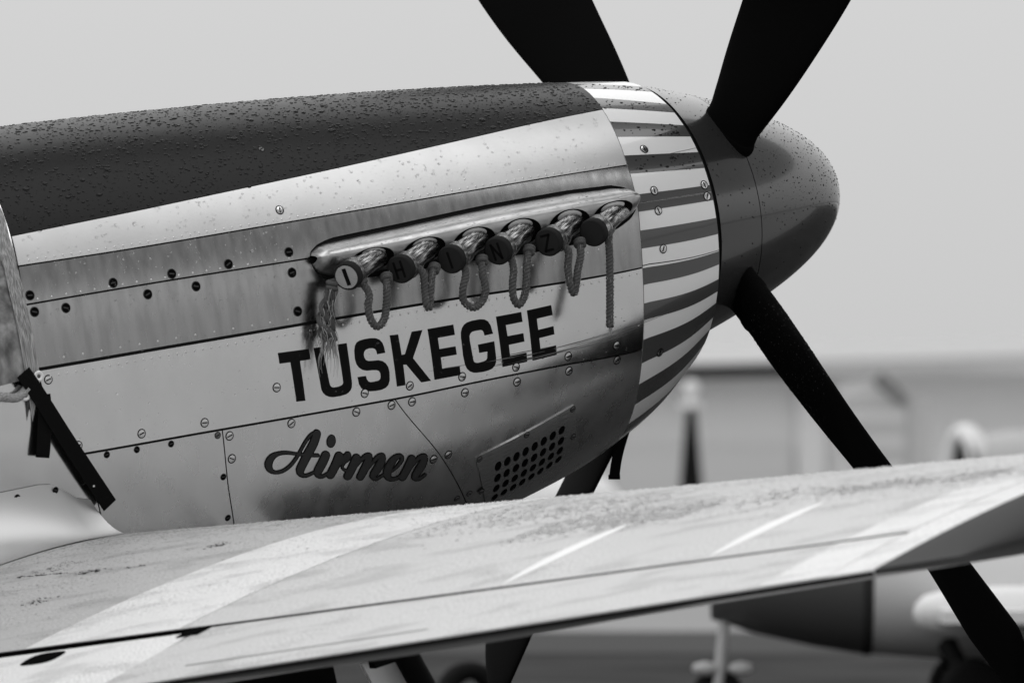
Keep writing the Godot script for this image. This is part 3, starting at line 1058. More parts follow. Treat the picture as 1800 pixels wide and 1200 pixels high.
func plug_and_ropes() -> void:
	var names := ["I", "H", "I", "N", "Z", ""]
	var looks := ["exhaust plug with a chipped pale face and a dark bar, rearmost beside the frayed rope",
		"black exhaust plug marked with the letter H", "black exhaust plug marked I, third from the rear",
		"black exhaust plug marked with the letter N", "black exhaust plug marked with the letter Z",
		"plain black exhaust plug without a letter, foremost next to the hanging rope end"]
	for k in 6:
		var o := thing("exhaust_plug", looks[k], "exhaust plug", Transform3D(Basis.IDENTITY, world_of(stack_ends[k])), "plugs closing the exhaust stacks")
		var turn := fighter.transform.basis
		var ax := (turn * (face_axis + Vector3(0, [-.05, 0.02, 0, -.02, .03, 0][k], 0))).normalized()
		var lean := turn * Vector3(-0.25, 1, 0)
		var y := lean.slide(ax).normalized()
		var fr := Transform3D(Basis(y.cross(ax), y, ax), Vector3.ZERO)
		# turned body: wrapped sleeve over the pipe, rounded black face
		var body := MB.new()
		body = lathe([Vector2(-0.078, 0.0325), Vector2(-0.076, 0.0355), Vector2(-0.058, 0.0372), Vector2(-0.054, 0.0352), Vector2(-0.036, 0.0385), Vector2(-0.010, 0.0398), Vector2(0.002, 0.037)], Vector3.ZERO, ax, 28, body)
		obj("sleeve", body.commit(M.tape), o)
		obj("cap", lathe([Vector2(-0.010, 0.0402), Vector2(0.006, 0.0404), Vector2(0.011, 0.0385), Vector2(0.0125, 0.0345), Vector2(0.0118, 0.0)], Vector3.ZERO, ax, 32).commit(M.plug), o)
		var face := MB.new()
		var c := face.add(fr * Vector3(0, 0, 0.0130), ax)
		for j in 28:
			var ra := 0.0335 * (1.0 - 0.05 * (rng.randf() if k == 0 else 0.0))
			face.tri(c, face.add(fr * Vector3(cos(TAU * j / 28) * 0.0335, sin(TAU * j / 28) * ra, 0.0130), ax), face.add(fr * Vector3(cos(TAU * (j + 1) / 28) * 0.0335, sin(TAU * (j + 1) / 28) * 0.0335, 0.0130), ax))
		obj("face", face.commit(M.plug_pale if k == 0 else M.plug_face), o)
		if names[k]:
			var mark := MB.new()
			var size := 0.0215
			for g in glyph(names[k]):
				var a := Vector3(g[0] * size, g[1] * size, 0.0136)
				var b := Vector3(g[2] * size, g[3] * size, 0.0136)
				var d := (b - a).normalized()
				var wide := d.cross(Vector3(0, 0, 1)) * (0.0062 if k == 0 else 0.0036)
				mark.flat(fr * (a - wide - d * 0.003), fr * (a + wide - d * 0.003), fr * (b + wide + d * 0.003), fr * (b - wide + d * 0.003), ax)
			obj("painted_letter", mark.commit(M.plug_letter), o)
		# band of tape with a shiny edge
		obj("tape_band", lathe([Vector2(-0.050, 0.0360), Vector2(-0.049, 0.0392), Vector2(-0.038, 0.0402), Vector2(-0.037, 0.0385)], Vector3.ZERO, ax, 26).commit(M.pipe), o)

	var runs := [
		["rope loop hanging between the rearmost plug and the plug marked H", [-1.277, 0.018, -1.268, -0.022, -1.276, -0.060, -1.273, -0.096, -1.255, -0.119, -1.230, -0.104, -1.215, -0.071, -1.207, -0.025, -1.188, 0.016]],
		["rope loop, narrow, hanging between the plug marked H and the middle I plug", [-1.100, 0.030, -1.084, 0.006, -1.083, -0.043, -1.089, -0.083, -1.079, -0.094, -1.070, -0.060, -1.056, -0.015, -1.028, 0.014]],
		["wide rope loop hanging between the middle I plug and the plug marked N", [-0.937, 0.020, -0.944, -0.020, -0.963, -0.057, -0.964, -0.093, -0.938, -0.118, -0.906, -0.107, -0.890, -0.074, -0.890, -0.029, -0.872, 0.014]],
		["rope loop hanging between the plug marked N and the plug marked Z", [-0.783, 0.020, -0.787, -0.030, -0.800, -0.075, -0.803, -0.112, -0.789, -0.135, -0.767, -0.116, -0.755, -0.075, -0.743, -0.029, -0.712, 0.016]],
		["pointed rope loop hanging between the plug marked Z and the plain foremost plug", [-0.616, 0.010, -0.603, -0.012, -0.610, -0.058, -0.611, -0.107, -0.602, -0.134, -0.593, -0.109, -0.582, -0.071, -0.562, -0.030, -0.546, 0.010]],
		["straight rope end hanging down from the plain foremost plug", [-0.474, 0.036, -0.461, 0.016, -0.463, -0.010, -0.467, -0.05, -0.480, -0.128, -0.493, -0.191, -0.502, -0.245]]]
	for k in runs.size():
		var r: Array = runs[k][1]
		var line := []
		for q in range(0, r.size(), 2):
			var edge: bool = q == 0 or q == r.size() - 2 and k < 5
			line.append(Vector3(r[q], r[q + 1], 0.525 if edge else 0.548 + rng.randf_range(-0.004, 0.004)))
		rope(line, runs[k][0], k == 5, k < 5)
	frayed()


func rope(line: Array, label: String, open_end: bool, both: bool) -> void:
	var pts := []
	for p in spline(line, 10):
		pts.append(world_of(p))
	# even steps
	var even := [pts[0]]
	var left := 0.0
	for i in range(1, pts.size()):
		var a: Vector3 = pts[i - 1]
		var b: Vector3 = pts[i]
		var l := a.distance_to(b)
		var at := 0.003 - left
		while at < l:
			even.append(a.lerp(b, at / l))
			at += 0.003
		left = l - (at - 0.003)
	var o := thing("rope", label, "rope", Transform3D(Basis.IDENTITY, even[0]), "ropes tying the exhaust plugs together")
	for s in 3:
		var path := []
		var radii := []
		for i in even.size():
			var t: Vector3 = (even[mini(i + 1, even.size() - 1)] - even[maxi(i - 1, 0)]).normalized()
			var a := Vector3(0.3, 0.2, 0.9).slide(t).normalized()
			var b := t.cross(a)
			var g := TAU * s / 3.0 + i * 0.003 / 0.030 * TAU
			var swell := 1.0 + 0.08 * wavy.get_noise_1d(i * 9.0 + s * 70.0)
			path.append(even[i] - even[0] + (a * cos(g) + b * sin(g)) * 0.0061 * swell)
			radii.append(0.0053 * swell)
		obj("strand", tube(path, radii, 8).commit(M.rope), o)
	var fuzz := MB.new()
	for k in 36:
		var i := rng.randi_range(1, even.size() - 2)
		var t: Vector3 = (even[i + 1] - even[i - 1]).normalized()
		var out := Vector3(rng.randf_range(-1, 1), rng.randf_range(-1, 1), rng.randf_range(-1, 1)).slide(t).normalized()
		var a: Vector3 = even[i] - even[0] + out * 0.0095
		tube([a, a + out * rng.randf_range(0.001, 0.004) + t * 0.004, a + out * rng.randf_range(0.001, 0.006) + t * rng.randf_range(0.005, 0.014)], [0.0009, 0.0007, 0.0004], 4, fuzz)
	kind(obj("loose_fibres", fuzz.commit(M.fibre), o), "stuff")
	var knots := [[0, 6]] + ([[even.size() - 7, even.size() - 1]] if both else [])
	for kn in knots:
		var coil := []
		var radii := []
		for i in 40:
			var u := i / 39.0
			var c: Vector3 = even[kn[0]].lerp(even[kn[1]], u) - even[0]
			var t: Vector3 = (even[kn[1]] - even[kn[0]]).normalized()
			var a := Vector3(0.3, 0.2, 0.9).slide(t).normalized()
			var b := t.cross(a)
			coil.append(c + (a * cos(u * TAU * 2.2) + b * sin(u * TAU * 2.2)) * 0.0115)
			radii.append(0.0068)
		obj("knot", tube(coil, radii, 8).commit(M.rope), o)
	if open_end:
		var tuft := MB.new()
		for k in 16:
			var d := Vector3(rng.randf_range(-.006, .006), -rng.randf_range(.008, .022), rng.randf_range(-.006, .006))
			var e: Vector3 = even[-1] - even[0]
			tube([e, e + d * 0.5, e + d], [0.0022, 0.0016, 0.0006], 5, tuft)
		kind(obj("frayed_end", tuft.commit(M.fibre), o), "stuff")


func frayed() -> void:
	var top := world_of(Vector3(-1.350, 0.016, 0.508))
	var o := thing("rope", "frayed, unravelled rope tail hanging from the rearmost plug over the lettering", "rope", Transform3D(Basis.IDENTITY, top), "ropes tying the exhaust plugs together")
	# the tail hangs straight down in the world
	for s in 3:
		var path := []
		var radii := []
		for i in 48:
			var u := i / 47.0
			var g := TAU * s / 3.0 + u * 8.5
			var r := lerpf(0.006, 0.017, smoothstep(0.0, 0.6, u))
			path.append(Vector3(0, -0.155 * u, 0) + EAST * (cos(g) * r - 0.022 * sin(u * 2.6)) + NORTH * sin(g) * r * 0.7)
			radii.append(lerpf(0.0068, 0.0102, u) * (1.0 if u < 0.93 else 0.6))
		obj("strand", tube(path, radii, 8).commit(M.rope), o)
	var hair := MB.new()
	var dark_hair := MB.new()
	for k in 120:
		var u0 := rng.randf_range(0.05, 1.0)
		var a := Vector3(0, -0.155 * u0, 0) + EAST * (rng.randf_range(-1, 1) * 0.022 - 0.022 * sin(u0 * 2.6)) + NORTH * rng.randf_range(-0.022, 0.012)
		var long := rng.randf_range(0.03, 0.075)
		var side := rng.randf_range(-0.012, 0.012)
		var b := a + Vector3(0, -long * 0.5, 0) + EAST * side + NORTH * rng.randf_range(-.006, .006)
		var c := b + Vector3(0, -long * 0.5, 0) + EAST * rng.randf_range(-0.010, 0.010) + NORTH * rng.randf_range(-.006, .006)
		tube(spline([a, b, c], 4), [rng.randf_range(0.0009, 0.002), 0.0014, 0.0012, 0.0009, 0.0007, 0.0005], 5, hair if rng.randf() < 0.45 else dark_hair)
	for k in 9:
		var x := [-0.022, -0.018, -0.024, 0.016, 0.019, 0.012, -0.004, 0.004, 0.021][k] as float
		var a := Vector3(0, -0.15, 0) + EAST * (x * 0.7 - 0.012)
		tube(spline([a, a + Vector3(0, -0.035, 0) + EAST * x * 0.25, a + Vector3(0, -0.062, 0) + EAST * x * 0.55, a + Vector3(0, -0.085 - 0.01 * (k % 3), 0) + EAST * x * 0.35], 5), [0.0036, 0.0034, 0.003, 0.0027, 0.0024, 0.002, 0.0018, 0.0014, 0.0012, 0.0009, 0.0008, 0.0006, 0.0005, 0.0005, 0.0004, 0.0004], 5, hair)
	kind(obj("loose_fibres", hair.commit(M.fibre), o), "stuff")
	kind(obj("loose_fibres", dark_hair.commit(M.rope), o), "stuff")
	var coil := []
	for i in 40:
		var u := i / 39.0
		coil.append(Vector3(0, 0.012 - 0.026 * u, 0) + EAST * (cos(u * TAU * 2.0) * 0.011 - 0.004) + NORTH * sin(u * TAU * 2.0) * 0.012)
	obj("knot", tube(coil, [0.0066], 8).commit(M.rope), o)


# ------------------------------------------------------------------ spinner and propeller
func spinner_r(x: float) -> float:
	var t := clampf((x - 0.012) / 0.653, 0.0, 1.0)
	return 0.390 * pow(maxf(1.0 - pow(t, 0.974), 0.0), 0.428)


func spinner_centre(x: float) -> Vector3:
	return Vector3(x, -0.005 - 0.022 * x, 0)


func spinner() -> void:
	var joint := 0.195
	var part := func(x0: float, x1: float, n: int) -> MB:
		return sheet(func(u: float, v: float) -> Vector3:
			var x := lerpf(x0, x1, 1.0 - pow(1.0 - u, 2.2))
			var r := spinner_r(x)
			return spinner_centre(x) + Vector3(0, cos(v * TAU), sin(v * TAU)) * r, n, 96, -1.0)
	var rear := obj("spinner_base", part.call(0.022, joint, 14).commit(M.spinner), fighter)
	var nose := obj("spinner_nose", part.call(joint + 0.003, 0.665, 60).commit(M.spinner), fighter)
	nose.set_meta("label", "dark glossy rounded spinner nose beaded with rain")
	obj("inner_dome", sheet(func(u: float, v: float) -> Vector3:
		var x := lerpf(0.012, 0.4, u)
		return spinner_centre(x) + Vector3(0, cos(v * TAU), sin(v * TAU)) * (spinner_r(x) - 0.007), 20, 64, -1.0).commit(M.dark), fighter)
	obj("spinner_backplate", sheet(func(u: float, v: float) -> Vector3:
		return spinner_centre(0.013) + Vector3(0, cos(v * TAU), sin(v * TAU)) * 0.386 * u, 4, 64, 1.0).commit(M.dark), fighter)
	var bead := dome(1.0, 0.5).commit(M.bead)
	for o in [rear, nose]:
		var places := []
		for k in (300 if o == rear else 1900):
			var x := rng.randf_range(0.02, joint) if o == rear else joint + 0.01 + 0.45 * rng.randf()
			var g := deg_to_rad(rng.randf_range(-95.0, 95.0)) if rng.randf() < 0.75 else deg_to_rad(rng.randf_range(-60.0, 130.0))
			var d := Vector3(0, cos(g), sin(g))
			var slope := (spinner_r(x + 0.004) - spinner_r(x - 0.004)) / 0.008
			var nn := (d + Vector3(-slope, 0, 0)).normalized()
			var along := Vector3(1, 0, 0).slide(nn).normalized()
			var r := lerpf(0.0008, 0.0030, pow(rng.randf(), 2.0))
			places.append(Transform3D(Basis(along * r, nn.cross(along) * r, nn * r), spinner_centre(x) + d * spinner_r(x)))
		many("water_drops", bead, places, o)


func blades() -> void:
	var knots := [.42, .6, .8, 1.0, 1.25, 1.55]
	var beta := [.215, .310, .388, .468, .490, .404]
	var chord := [.186, .240, .283, .316, .330, .350]
	var shift := [-.017, -.008, -.001, .003, .009, .028]
	var tab := func(values: Array) -> Array:
		var t := []
		for i in 6:
			t.append([knots[i], values[i]])
		return t
	var tb: Array = tab.call(beta)
	var tc: Array = tab.call(chord)
	var ts: Array = tab.call(shift)
	var hub := Vector3(0.18, 0, 0)
	var lean := Basis(Vector3(1, -0.056, 0.012), Vector3(0.056, 1, 0), Vector3(-0.012, 0, 1))
	for k in 4:
		var psi: float = 0.760 + k * PI / 2 + [.022, -.057, .034, .0][k]
		var er := Vector3(0, cos(psi), sin(psi))
		var et := Vector3(0, -sin(psi), cos(psi))
		var section := func(r: float, g: float, grow: float) -> Vector3:
			var rr := clampf(r, 0.42, 1.6)
			var b := curve(tb, rr)
			var c := curve(tc, rr)
			var th := lerpf(0.062, 0.020, smoothstep(0.40, 0.95, r))
			var off := curve(ts, rr)
			if r > 1.87:
				c *= sqrt(maxf(1.0 - pow((r - 1.87) / 0.0805, 3.0), 0.0))
				th *= sqrt(maxf(1.0 - pow((r - 1.87) / 0.0805, 2.0), 0.0))
			var cd := et * cos(b) + Vector3(1, 0, 0) * sin(b)
			var nd := Vector3(1, 0, 0) * cos(b) - et * sin(b)
			var x := cos(g)
			var y := sin(g)
			var fat := pow(absf(y), 0.85) * signf(y) * (0.72 if y < 0.0 else 0.55)
			return Vector3(0, -0.051, 0) + lean * (hub + er * r + cd * (off + (c / 2 + grow) * x) + nd * (th * fat + grow * 0.6 * y))
		var o := obj("propeller_blade", sheet(func(u: float, v: float) -> Vector3:
			return section.call(lerpf(0.30, 1.95, u), v * TAU, 0.0), 110, 32, 1.0).commit(M.blade), fighter)
		var seal := sheet(func(u: float, v: float) -> Vector3:
			var prof := pow(maxf(sin(u * PI), 0.0), 0.6) * 0.0045
			return section.call(lerpf(0.352, 0.388, u), v * TAU, prof), 10, 32, 1.0)
		obj("blade_cuff", seal.commit(M.blade), o)
		if k == 1:
			var beads := []
			for q in 700:
				var r := 0.42 + 0.40 * rng.randf()
				var g := rng.randf() * TAU
				var p: Vector3 = section.call(r, g, 0.0)
				var nn: Vector3 = (section.call(r + 0.01, g, 0.0) - p).cross(section.call(r, g + 0.05, 0.0) - p).normalized()
				if nn.dot(p - section.call(r, g + PI, 0.0)) < 0.0:
					nn = -nn
				var a := er.slide(nn).normalized()
				var s := lerpf(0.001, 0.003, pow(rng.randf(), 2.0))
				beads.append(Transform3D(Basis(a * s, nn.cross(a) * s, nn * s), p))
			many("water_drops", dome(1.0, 0.5).commit(M.bead), beads, o)


# ------------------------------------------------------------------ wing
func thick(c: float) -> float:
	if c < 0.39:
		return pow(maxf(1.0 - pow((0.39 - c) / 0.39, 2.0), 0.0), 0.55)
	return maxf(1.0 - pow((c - 0.39) / 0.61, 1.75), 0.0)


# z out along the span, c along the chord from the leading edge, side 1 upper, -1 lower
func W(z: float, c: float, side: float, lift := 0.0) -> Vector3:
	var k := z / 5.45
	var te := -3.041 - 0.19 * (5.45 - z)
	var ch := lerpf(2.64, 1.27, k)
	var t := lerpf(0.099, 0.078, k)
	var a := deg_to_rad(2.619 - 0.146 * k)
	var squash := 1.0
	var inset := 0.0
	if z > 5.45:
		squash = sqrt(maxf(0.0, 1.0 - pow((z - 5.45) / 0.20, 2.0)))
		inset = (1.0 - squash) * 0.10
	var xc := (1.0 - lerpf(c, 0.45, inset)) * ch
	var yc := thick(c) * t * ch * (1.0 if side > 0 else -0.62) * squash + 0.006 * side * squash * smoothstep(0.0, 0.1, c) + lift
	return Vector3(te + xc * cos(a) - yc * sin(a), -0.91 + z * tan(deg_to_rad(5.0)) + yc * cos(a) + xc * sin(a), z)


func wing_piece(z0: float, z1: float, c0: float, c1: float, nz: int, nc: int, mirror := 1.0, bend := 0.0) -> MB:
	var mb := MB.new()
	var flip := Vector3(1, 1, mirror)
	for side in [1.0, -1.0]:
		sheet(func(u: float, v: float) -> Vector3:
			var z := lerpf(z0, z1, u)
			var c := lerpf(c0, c1, v if c0 > 0.1 else 1.0 - cos(v * PI / 2))
			return W(z, c, side, -bend * (c - c0)) * flip, nz, nc, -side * mirror, mb, Vector2(z1 - z0, (c1 - c0) * 2.0))
	for c in [c0, c1]:
		if c > 0.02:
			sheet(func(u: float, v: float) -> Vector3: return W(lerpf(z0, z1, u), c, lerpf(-1.0, 1.0, v) if false else (1.0 if v > 0.5 else -1.0), -bend * (c - c0)) * flip, nz, 1, (1.0 if c == c1 else -1.0) * mirror, mb)
	for z in [z0, z1]:
		sheet(func(u: float, v: float) -> Vector3:
			var c := lerpf(c0, c1, u)
			return W(z, c, 1.0 if v > 0.5 else -1.0, -bend * (c - c0)) * flip, 20, 1, (1.0 if z == z1 else -1.0) * mirror, mb)
	return mb


func wing_sheet(z0: float, z1: float, c0: float, c1: float, lift: float, nz := 16, nc := 24, bend := 0.0, cb := 0.0) -> MB:
	return sheet(func(u: float, v: float) -> Vector3:
		var c := lerpf(c0, c1, v)
		return W(lerpf(z0, z1, u), c, 1.0, lift - bend * maxf(c - cb, 0.0)), nz, nc, -1.0, null, Vector2(z1 - z0, (c1 - c0) * 2.0))


func wings() -> void:
	var main := obj("wing", wing_piece(0.2, 5.30, 0.0, 0.812, 70, 40).commit(M.wing), fighter)
	main.set_meta("label", "pale painted starboard wing, wet and scuffed, in front of the fuselage")
	obj("wing", wing_piece(0.2, 5.45, 0.0, 1.0, 20, 20, -1.0).commit(M.wing), fighter)
	var flap := obj("flap", wing_piece(0.62, 2.742, 0.832, 1.0, 24, 8, 1.0, 0.10).commit(M.wing_white), fighter)
	var aileron := obj("aileron", wing_piece(2.762, 5.2992, 0.822, 1.0, 30, 8, 1.0, 0.0).commit(M.wing), fighter)
	var tip := obj("wing_end", wing_piece(5.2998, 5.45, 0.0, 1.0, 3, 60).commit(M.wing_white), fighter)
	var cap := MB.new()
	for side in [1.0, -1.0]:
		sheet(func(u: float, v: float) -> Vector3:
			return W(5.4505 + 0.1995 * sin(u * PI / 2), 1.0 - cos(v * PI / 2), side), 14, 60, -side, cap)
	sheet(func(u: float, v: float) -> Vector3: return W(5.4505 + 0.1995 * sin(u * PI / 2), 1.0, 1.0 if v > 0.5 else -1.0), 14, 1, 1.0, cap)
	obj("tip_cap", cap.commit(M.wing_tip), fighter)
	for q in [[0.62, 2.752, 0.8318], [2.752, 5.299, 0.8218]]:
		obj("gap_seal", sheet(func(u: float, v: float) -> Vector3:
			var k := int(round(v * 3))
			return W(lerpf(q[0], q[1], u), [0.8124, 0.8124, q[2], q[2]][k], 1.0, [-0.0004, -0.03, -0.03, -0.0006][k]), 30, 3, -1.0).commit(M.hollow), main)
	# white recognition band and the worn, walked-on root
	obj("painted_band", wing_sheet(2.0, 2.632, 0.10, 0.811, 0.0007, 8, 40).commit(M.wing_white), main)
	obj("worn_paint", wing_sheet(0.25, 1.998, 0.10, 0.811, 0.0007, 16, 40).commit(M.wing_worn), main)
	obj("painted_band", wing_sheet(5.08, 5.299, 0.06, 0.811, 0.0007, 4, 40).commit(M.wing_white), main)
	obj("painted_band", wing_sheet(5.08, 5.2985, 0.823, 0.998, 0.0007, 4, 8).commit(M.wing_white), aileron)
	# reflection streaks painted onto the wing as paler, slightly raised chordwise strips
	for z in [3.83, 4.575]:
		obj("glint_strip", sheet(func(u: float, v: float) -> Vector3:
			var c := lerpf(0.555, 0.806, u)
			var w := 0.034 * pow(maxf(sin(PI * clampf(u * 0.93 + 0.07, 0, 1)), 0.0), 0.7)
			return W(z + (0.05 * (u - 0.5)) + w * (v - 0.5) * 2.0, c, 1.0, 0.0006 + 0.006 * (1.0 - pow(2.0 * v - 1.0, 2.0)) * sin(PI * u)), 24, 6, -1.0).commit(M.wing_glint), main)
	# trim line near the trailing edge, step hole in the flap, hinge notch
	obj("trim_line", wing_sheet(3.02, 3.9, 0.957, 0.961, 0.0006, 12, 1).commit(M.leg), aileron)
	var hole := []
	for k in 20:
		var g := TAU * k / 20
		hole.append(Vector2(2.19 + 0.072 * signf(cos(g)) * pow(absf(cos(g)), 0.6), 0.852 + 0.016 * signf(sin(g)) * pow(absf(sin(g)), 0.7)))
	var pit := MB.new()
	var c := pit.add(W(2.19, 0.852, 1.0, 0.0008 - 0.10 * 0.020), Vector3(0, 1, 0))
	for k in 20:
		var a: Vector2 = hole[k]
		var b: Vector2 = hole[(k + 1) % 20]
		pit.tri(c, pit.add(W(a.x, a.y, 1.0, 0.0008 - 0.10 * (a.y - 0.832)), Vector3(0, 1, 0)), pit.add(W(b.x, b.y, 1.0, 0.0008 - 0.10 * (b.y - 0.832)), Vector3(0, 1, 0)))
	obj("step_hole", pit.commit(M.hollow), flap)
	obj("hinge_notch", wing_sheet(2.70, 2.79, 0.815, 0.845, 0.0012, 3, 3).commit(M.hollow), main)
	for q in [[0.64, 2.74, flap, 0.10 * 0.168], [2.77, 5.452, aileron, 0.0]]:  # dark strip that paints the shade on the trailing edge
		obj("edge_shade", sheet(func(u: float, v: float) -> Vector3:
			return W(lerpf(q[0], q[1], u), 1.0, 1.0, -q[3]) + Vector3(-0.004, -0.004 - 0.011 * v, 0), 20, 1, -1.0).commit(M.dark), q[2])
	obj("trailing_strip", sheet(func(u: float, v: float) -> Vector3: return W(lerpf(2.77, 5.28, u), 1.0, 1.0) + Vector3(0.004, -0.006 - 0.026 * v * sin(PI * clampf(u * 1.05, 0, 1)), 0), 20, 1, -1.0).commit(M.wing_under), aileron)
	# chipped paint; grey flecks painting the darker look of dense raindrops
	var flecks := []
	for k in 340:
		var z := 0.0
		var ch := 0.0
		match k % 3:
			0:
				z = 0.98 + 0.62 * pow(rng.randf(), 1.6)
				ch = 0.508 + 0.0022 * rng.randfn() + 0.006 * (z - 0.98)
			1:
				z = 0.99 + 0.13 * rng.randf()
				ch = 0.45 + 0.05 * rng.randf()
			2:
				z = [1.45, 1.62, 1.30][k % 9 / 3] + 0.10 * rng.randf()
				ch = [0.63, 0.435, 0.515][k % 9 / 3] + 0.006 * rng.randfn()
		var p := W(z, ch, 1.0, 0.0016)
		var nn := (W(z + 0.02, ch, 1.0) - p).cross(W(z, ch - 0.01, 1.0) - p).normalized()
		if nn.y < 0:
			nn = -nn
		var along := Vector3(0, 0, 1).slide(nn).normalized()
		var r := rng.randf_range(0.0012, 0.004)
		r *= 0.7 if k % 3 == 0 else (0.5 if k % 3 == 1 else 0.9)
		flecks.append(Transform3D(Basis(along * r * 2.2, nn.cross(along) * r, nn * r * 0.2), p))
	many("paint_chips", dome(1.0, 0.6, 1, 6).commit(M.black), flecks, main)
	var drop_shade := []
	for k in 5200:
		var z := 0.0
		var ch := 0.0
		match k % 4:
			0, 1:
				z = rng.randf_range(3.35, 4.0)
				ch = 0.525 + 0.026 * rng.randfn() - 0.05 * (z - 3.6)
			2:
				z = rng.randf_range(4.1, 5.42)
				ch = 0.465 + 0.022 * rng.randfn()
			3:
				z = rng.randf_range(2.7, 3.6)
				ch = 0.40 + 0.05 * rng.randfn()
		if wavy.get_noise_2d(z * 700.0, ch * 1200.0) < -0.12 + 0.3 * rng.randfn():
			continue
		var p := W(z, ch, 1.0, 0.0010)
		var nn := (W(z + 0.02, ch, 1.0) - p).cross(W(z, ch - 0.01, 1.0) - p).normalized()
		if nn.y < 0:
			nn = -nn
		var along := Vector3(0, 0, 1).slide(nn).normalized()
		var r := rng.randf_range(0.002, 0.0055)
		drop_shade.append(Transform3D(Basis(along * r * 1.5, nn.cross(along) * r, nn * r * 0.15), p))
	many("drop_shade_specks", dome(1.0, 0.6, 1, 6).commit(M.drop_shade), drop_shade, main)
	var wet := []
	for k in 14000:
		var z := rng.randf_range(0.5, 5.4)
		var ch := 0.0
		if k % 3 == 0:
			ch = rng.randf_range(0.20, 0.36)
		elif k % 3 == 1:
			z = rng.randf_range(3.4, 5.4)
			ch = 0.47 + 0.05 * rng.randfn()
		else:
			z = rng.randf_range(0.5, 2.7)
			ch = rng.randf_range(0.25, 0.8)
		var p := W(z, ch, 1.0, 0.0009)
		var nn := (W(z + 0.02, ch, 1.0) - p).cross(W(z, ch - 0.01, 1.0) - p).normalized()
		if nn.y < 0:
			nn = -nn
		var along := Vector3(0, 0, 1).slide(nn).normalized()
		var r := lerpf(0.0015, 0.0045, pow(rng.randf(), 2.0))
		wet.append(Transform3D(Basis(along * r, nn.cross(along) * r, nn * r), p))
	many("water_drops", dome(1.0, 0.5).commit(M.water), wet, main)
	# fillet from fuselage to wing
	obj("root_fillet", sheet(func(u: float, v: float) -> Vector3:
		var x := lerpf(lerpf(-2.162, -2.104, v), -3.8, u)
		var s := smoothstep(0.0, 0.55, u * 1.68)
		var top := P(x, lerpf(-27.0, -21.6, smoothstep(0.0, 0.09, u)), 0.003)
		var zz := lerpf(0.478, 0.62, s)
		var te := -3.041 - 0.19 * (5.45 - zz)
		var ch := lerpf(2.64, 1.27, zz / 5.45)
		var low := W(zz, clampf(1.0 - (x - te) / ch, 0.05, 0.99), 1.0, 0.004)
		low.x = x
		var knee := Vector3(x, lerpf(top.y, low.y, 0.86), top.z + 0.02 + 0.03 * s)
		return top.lerp(knee, v).lerp(knee.lerp(low, v), v), 40, 20, 1.0).commit(M.fillet), fighter)


func gear() -> void:
	var leg := obj("gear_leg", tube([Vector3(-2.155, -0.80, 1.90), Vector3(-2.10, -0.93, 1.90), Vector3(-1.94, -1.31, 1.90)], [0.034, 0.034, 0.040], 16).commit(M.black), fighter)
	obj("hinge_bar", box(Vector3(0.20, 0.022, 0.03), Vector3(-2.14, -0.846, 1.90), null, Basis(Vector3(0, 0, 1), 0.10)).commit(M.black), leg)
	var door := MB.new()
	for z in [1.840, 1.852]:
		door.flat(Vector3(-2.240, -0.855, z), Vector3(-2.072, -0.850, z), Vector3(-1.80, -1.45, z), Vector3(-2.02, -1.40, z), Vector3(0, 0, 1.0 if z > 1.845 else -1.0))
	door.flat(Vector3(-2.240, -0.855, 1.84), Vector3(-2.072, -0.850, 1.84), Vector3(-2.072, -0.850, 1.852), Vector3(-2.240, -0.855, 1.852), Vector3.UP)
	obj("gear_door", door.commit(M.door), fighter)
	obj("well_shade", box(Vector3(0.40, 0.40, 0.02), Vector3(-2.36, -1.02, 1.58), null, Basis(Vector3(0, 0, 1), 0.08)).commit(M.black), fighter)  # black board added for the shadow of wheel well and flap
	var w := obj("wheel", lathe([Vector2(-0.11, 0.0), Vector2(-0.11, 0.17), Vector2(-0.125, 0.24), Vector2(-0.10, 0.315), Vector2(-0.05, 0.34), Vector2(0.05, 0.34), Vector2(0.10, 0.315), Vector2(0.125, 0.24), Vector2(0.11, 0.17), Vector2(0.11, 0.0)], Vector3(-1.95, -1.31, 1.72), Vector3(0, 0, 1), 40).commit(M.tyre), fighter)
	w.set_meta("label", "black main wheel under the wing")


# ------------------------------------------------------------------ cover, straps
func ribbon(pts: Array, width: float, lift: float, thick_: float) -> MB:
	# a strap laid over the skin along (station, degrees) points
	var line := spline(pts, 8)
	var n := line.size() - 1
	var mb := MB.new()
	var at := func(u: float, v: float, up: float) -> Vector3:
		var i := int(round(u * n))
		var q: Vector2 = line[i]
		var q0: Vector2 = line[maxi(i - 1, 0)]
		var q1: Vector2 = line[mini(i + 1, n)]
		var nn := N(q.x, q.y)
		var side: Vector3 = (P(q1.x, q1.y) - P(q0.x, q0.y)).normalized().cross(nn).normalized()
		return world_of(P(q.x, q.y) + nn * (lift + up + 0.003 * sin(u * 9.0) * u) + side * width * (v - 0.5))
	for face in [0.0, 1.0]:
		sheet(func(u: float, v: float) -> Vector3: return at.call(u, v, thick_ * face), n, 4, 1.0 if face > 0.5 else -1.0, mb)
	for e in [0.0, 1.0]:
		sheet(func(u: float, v: float) -> Vector3: return at.call(u, e, thick_ * v), n, 1, 1.0 if e > 0.5 else -1.0, mb)
		sheet(func(u: float, v: float) -> Vector3: return at.call(e, u, thick_ * v), 4, 1, 1.0, mb)
	return mb


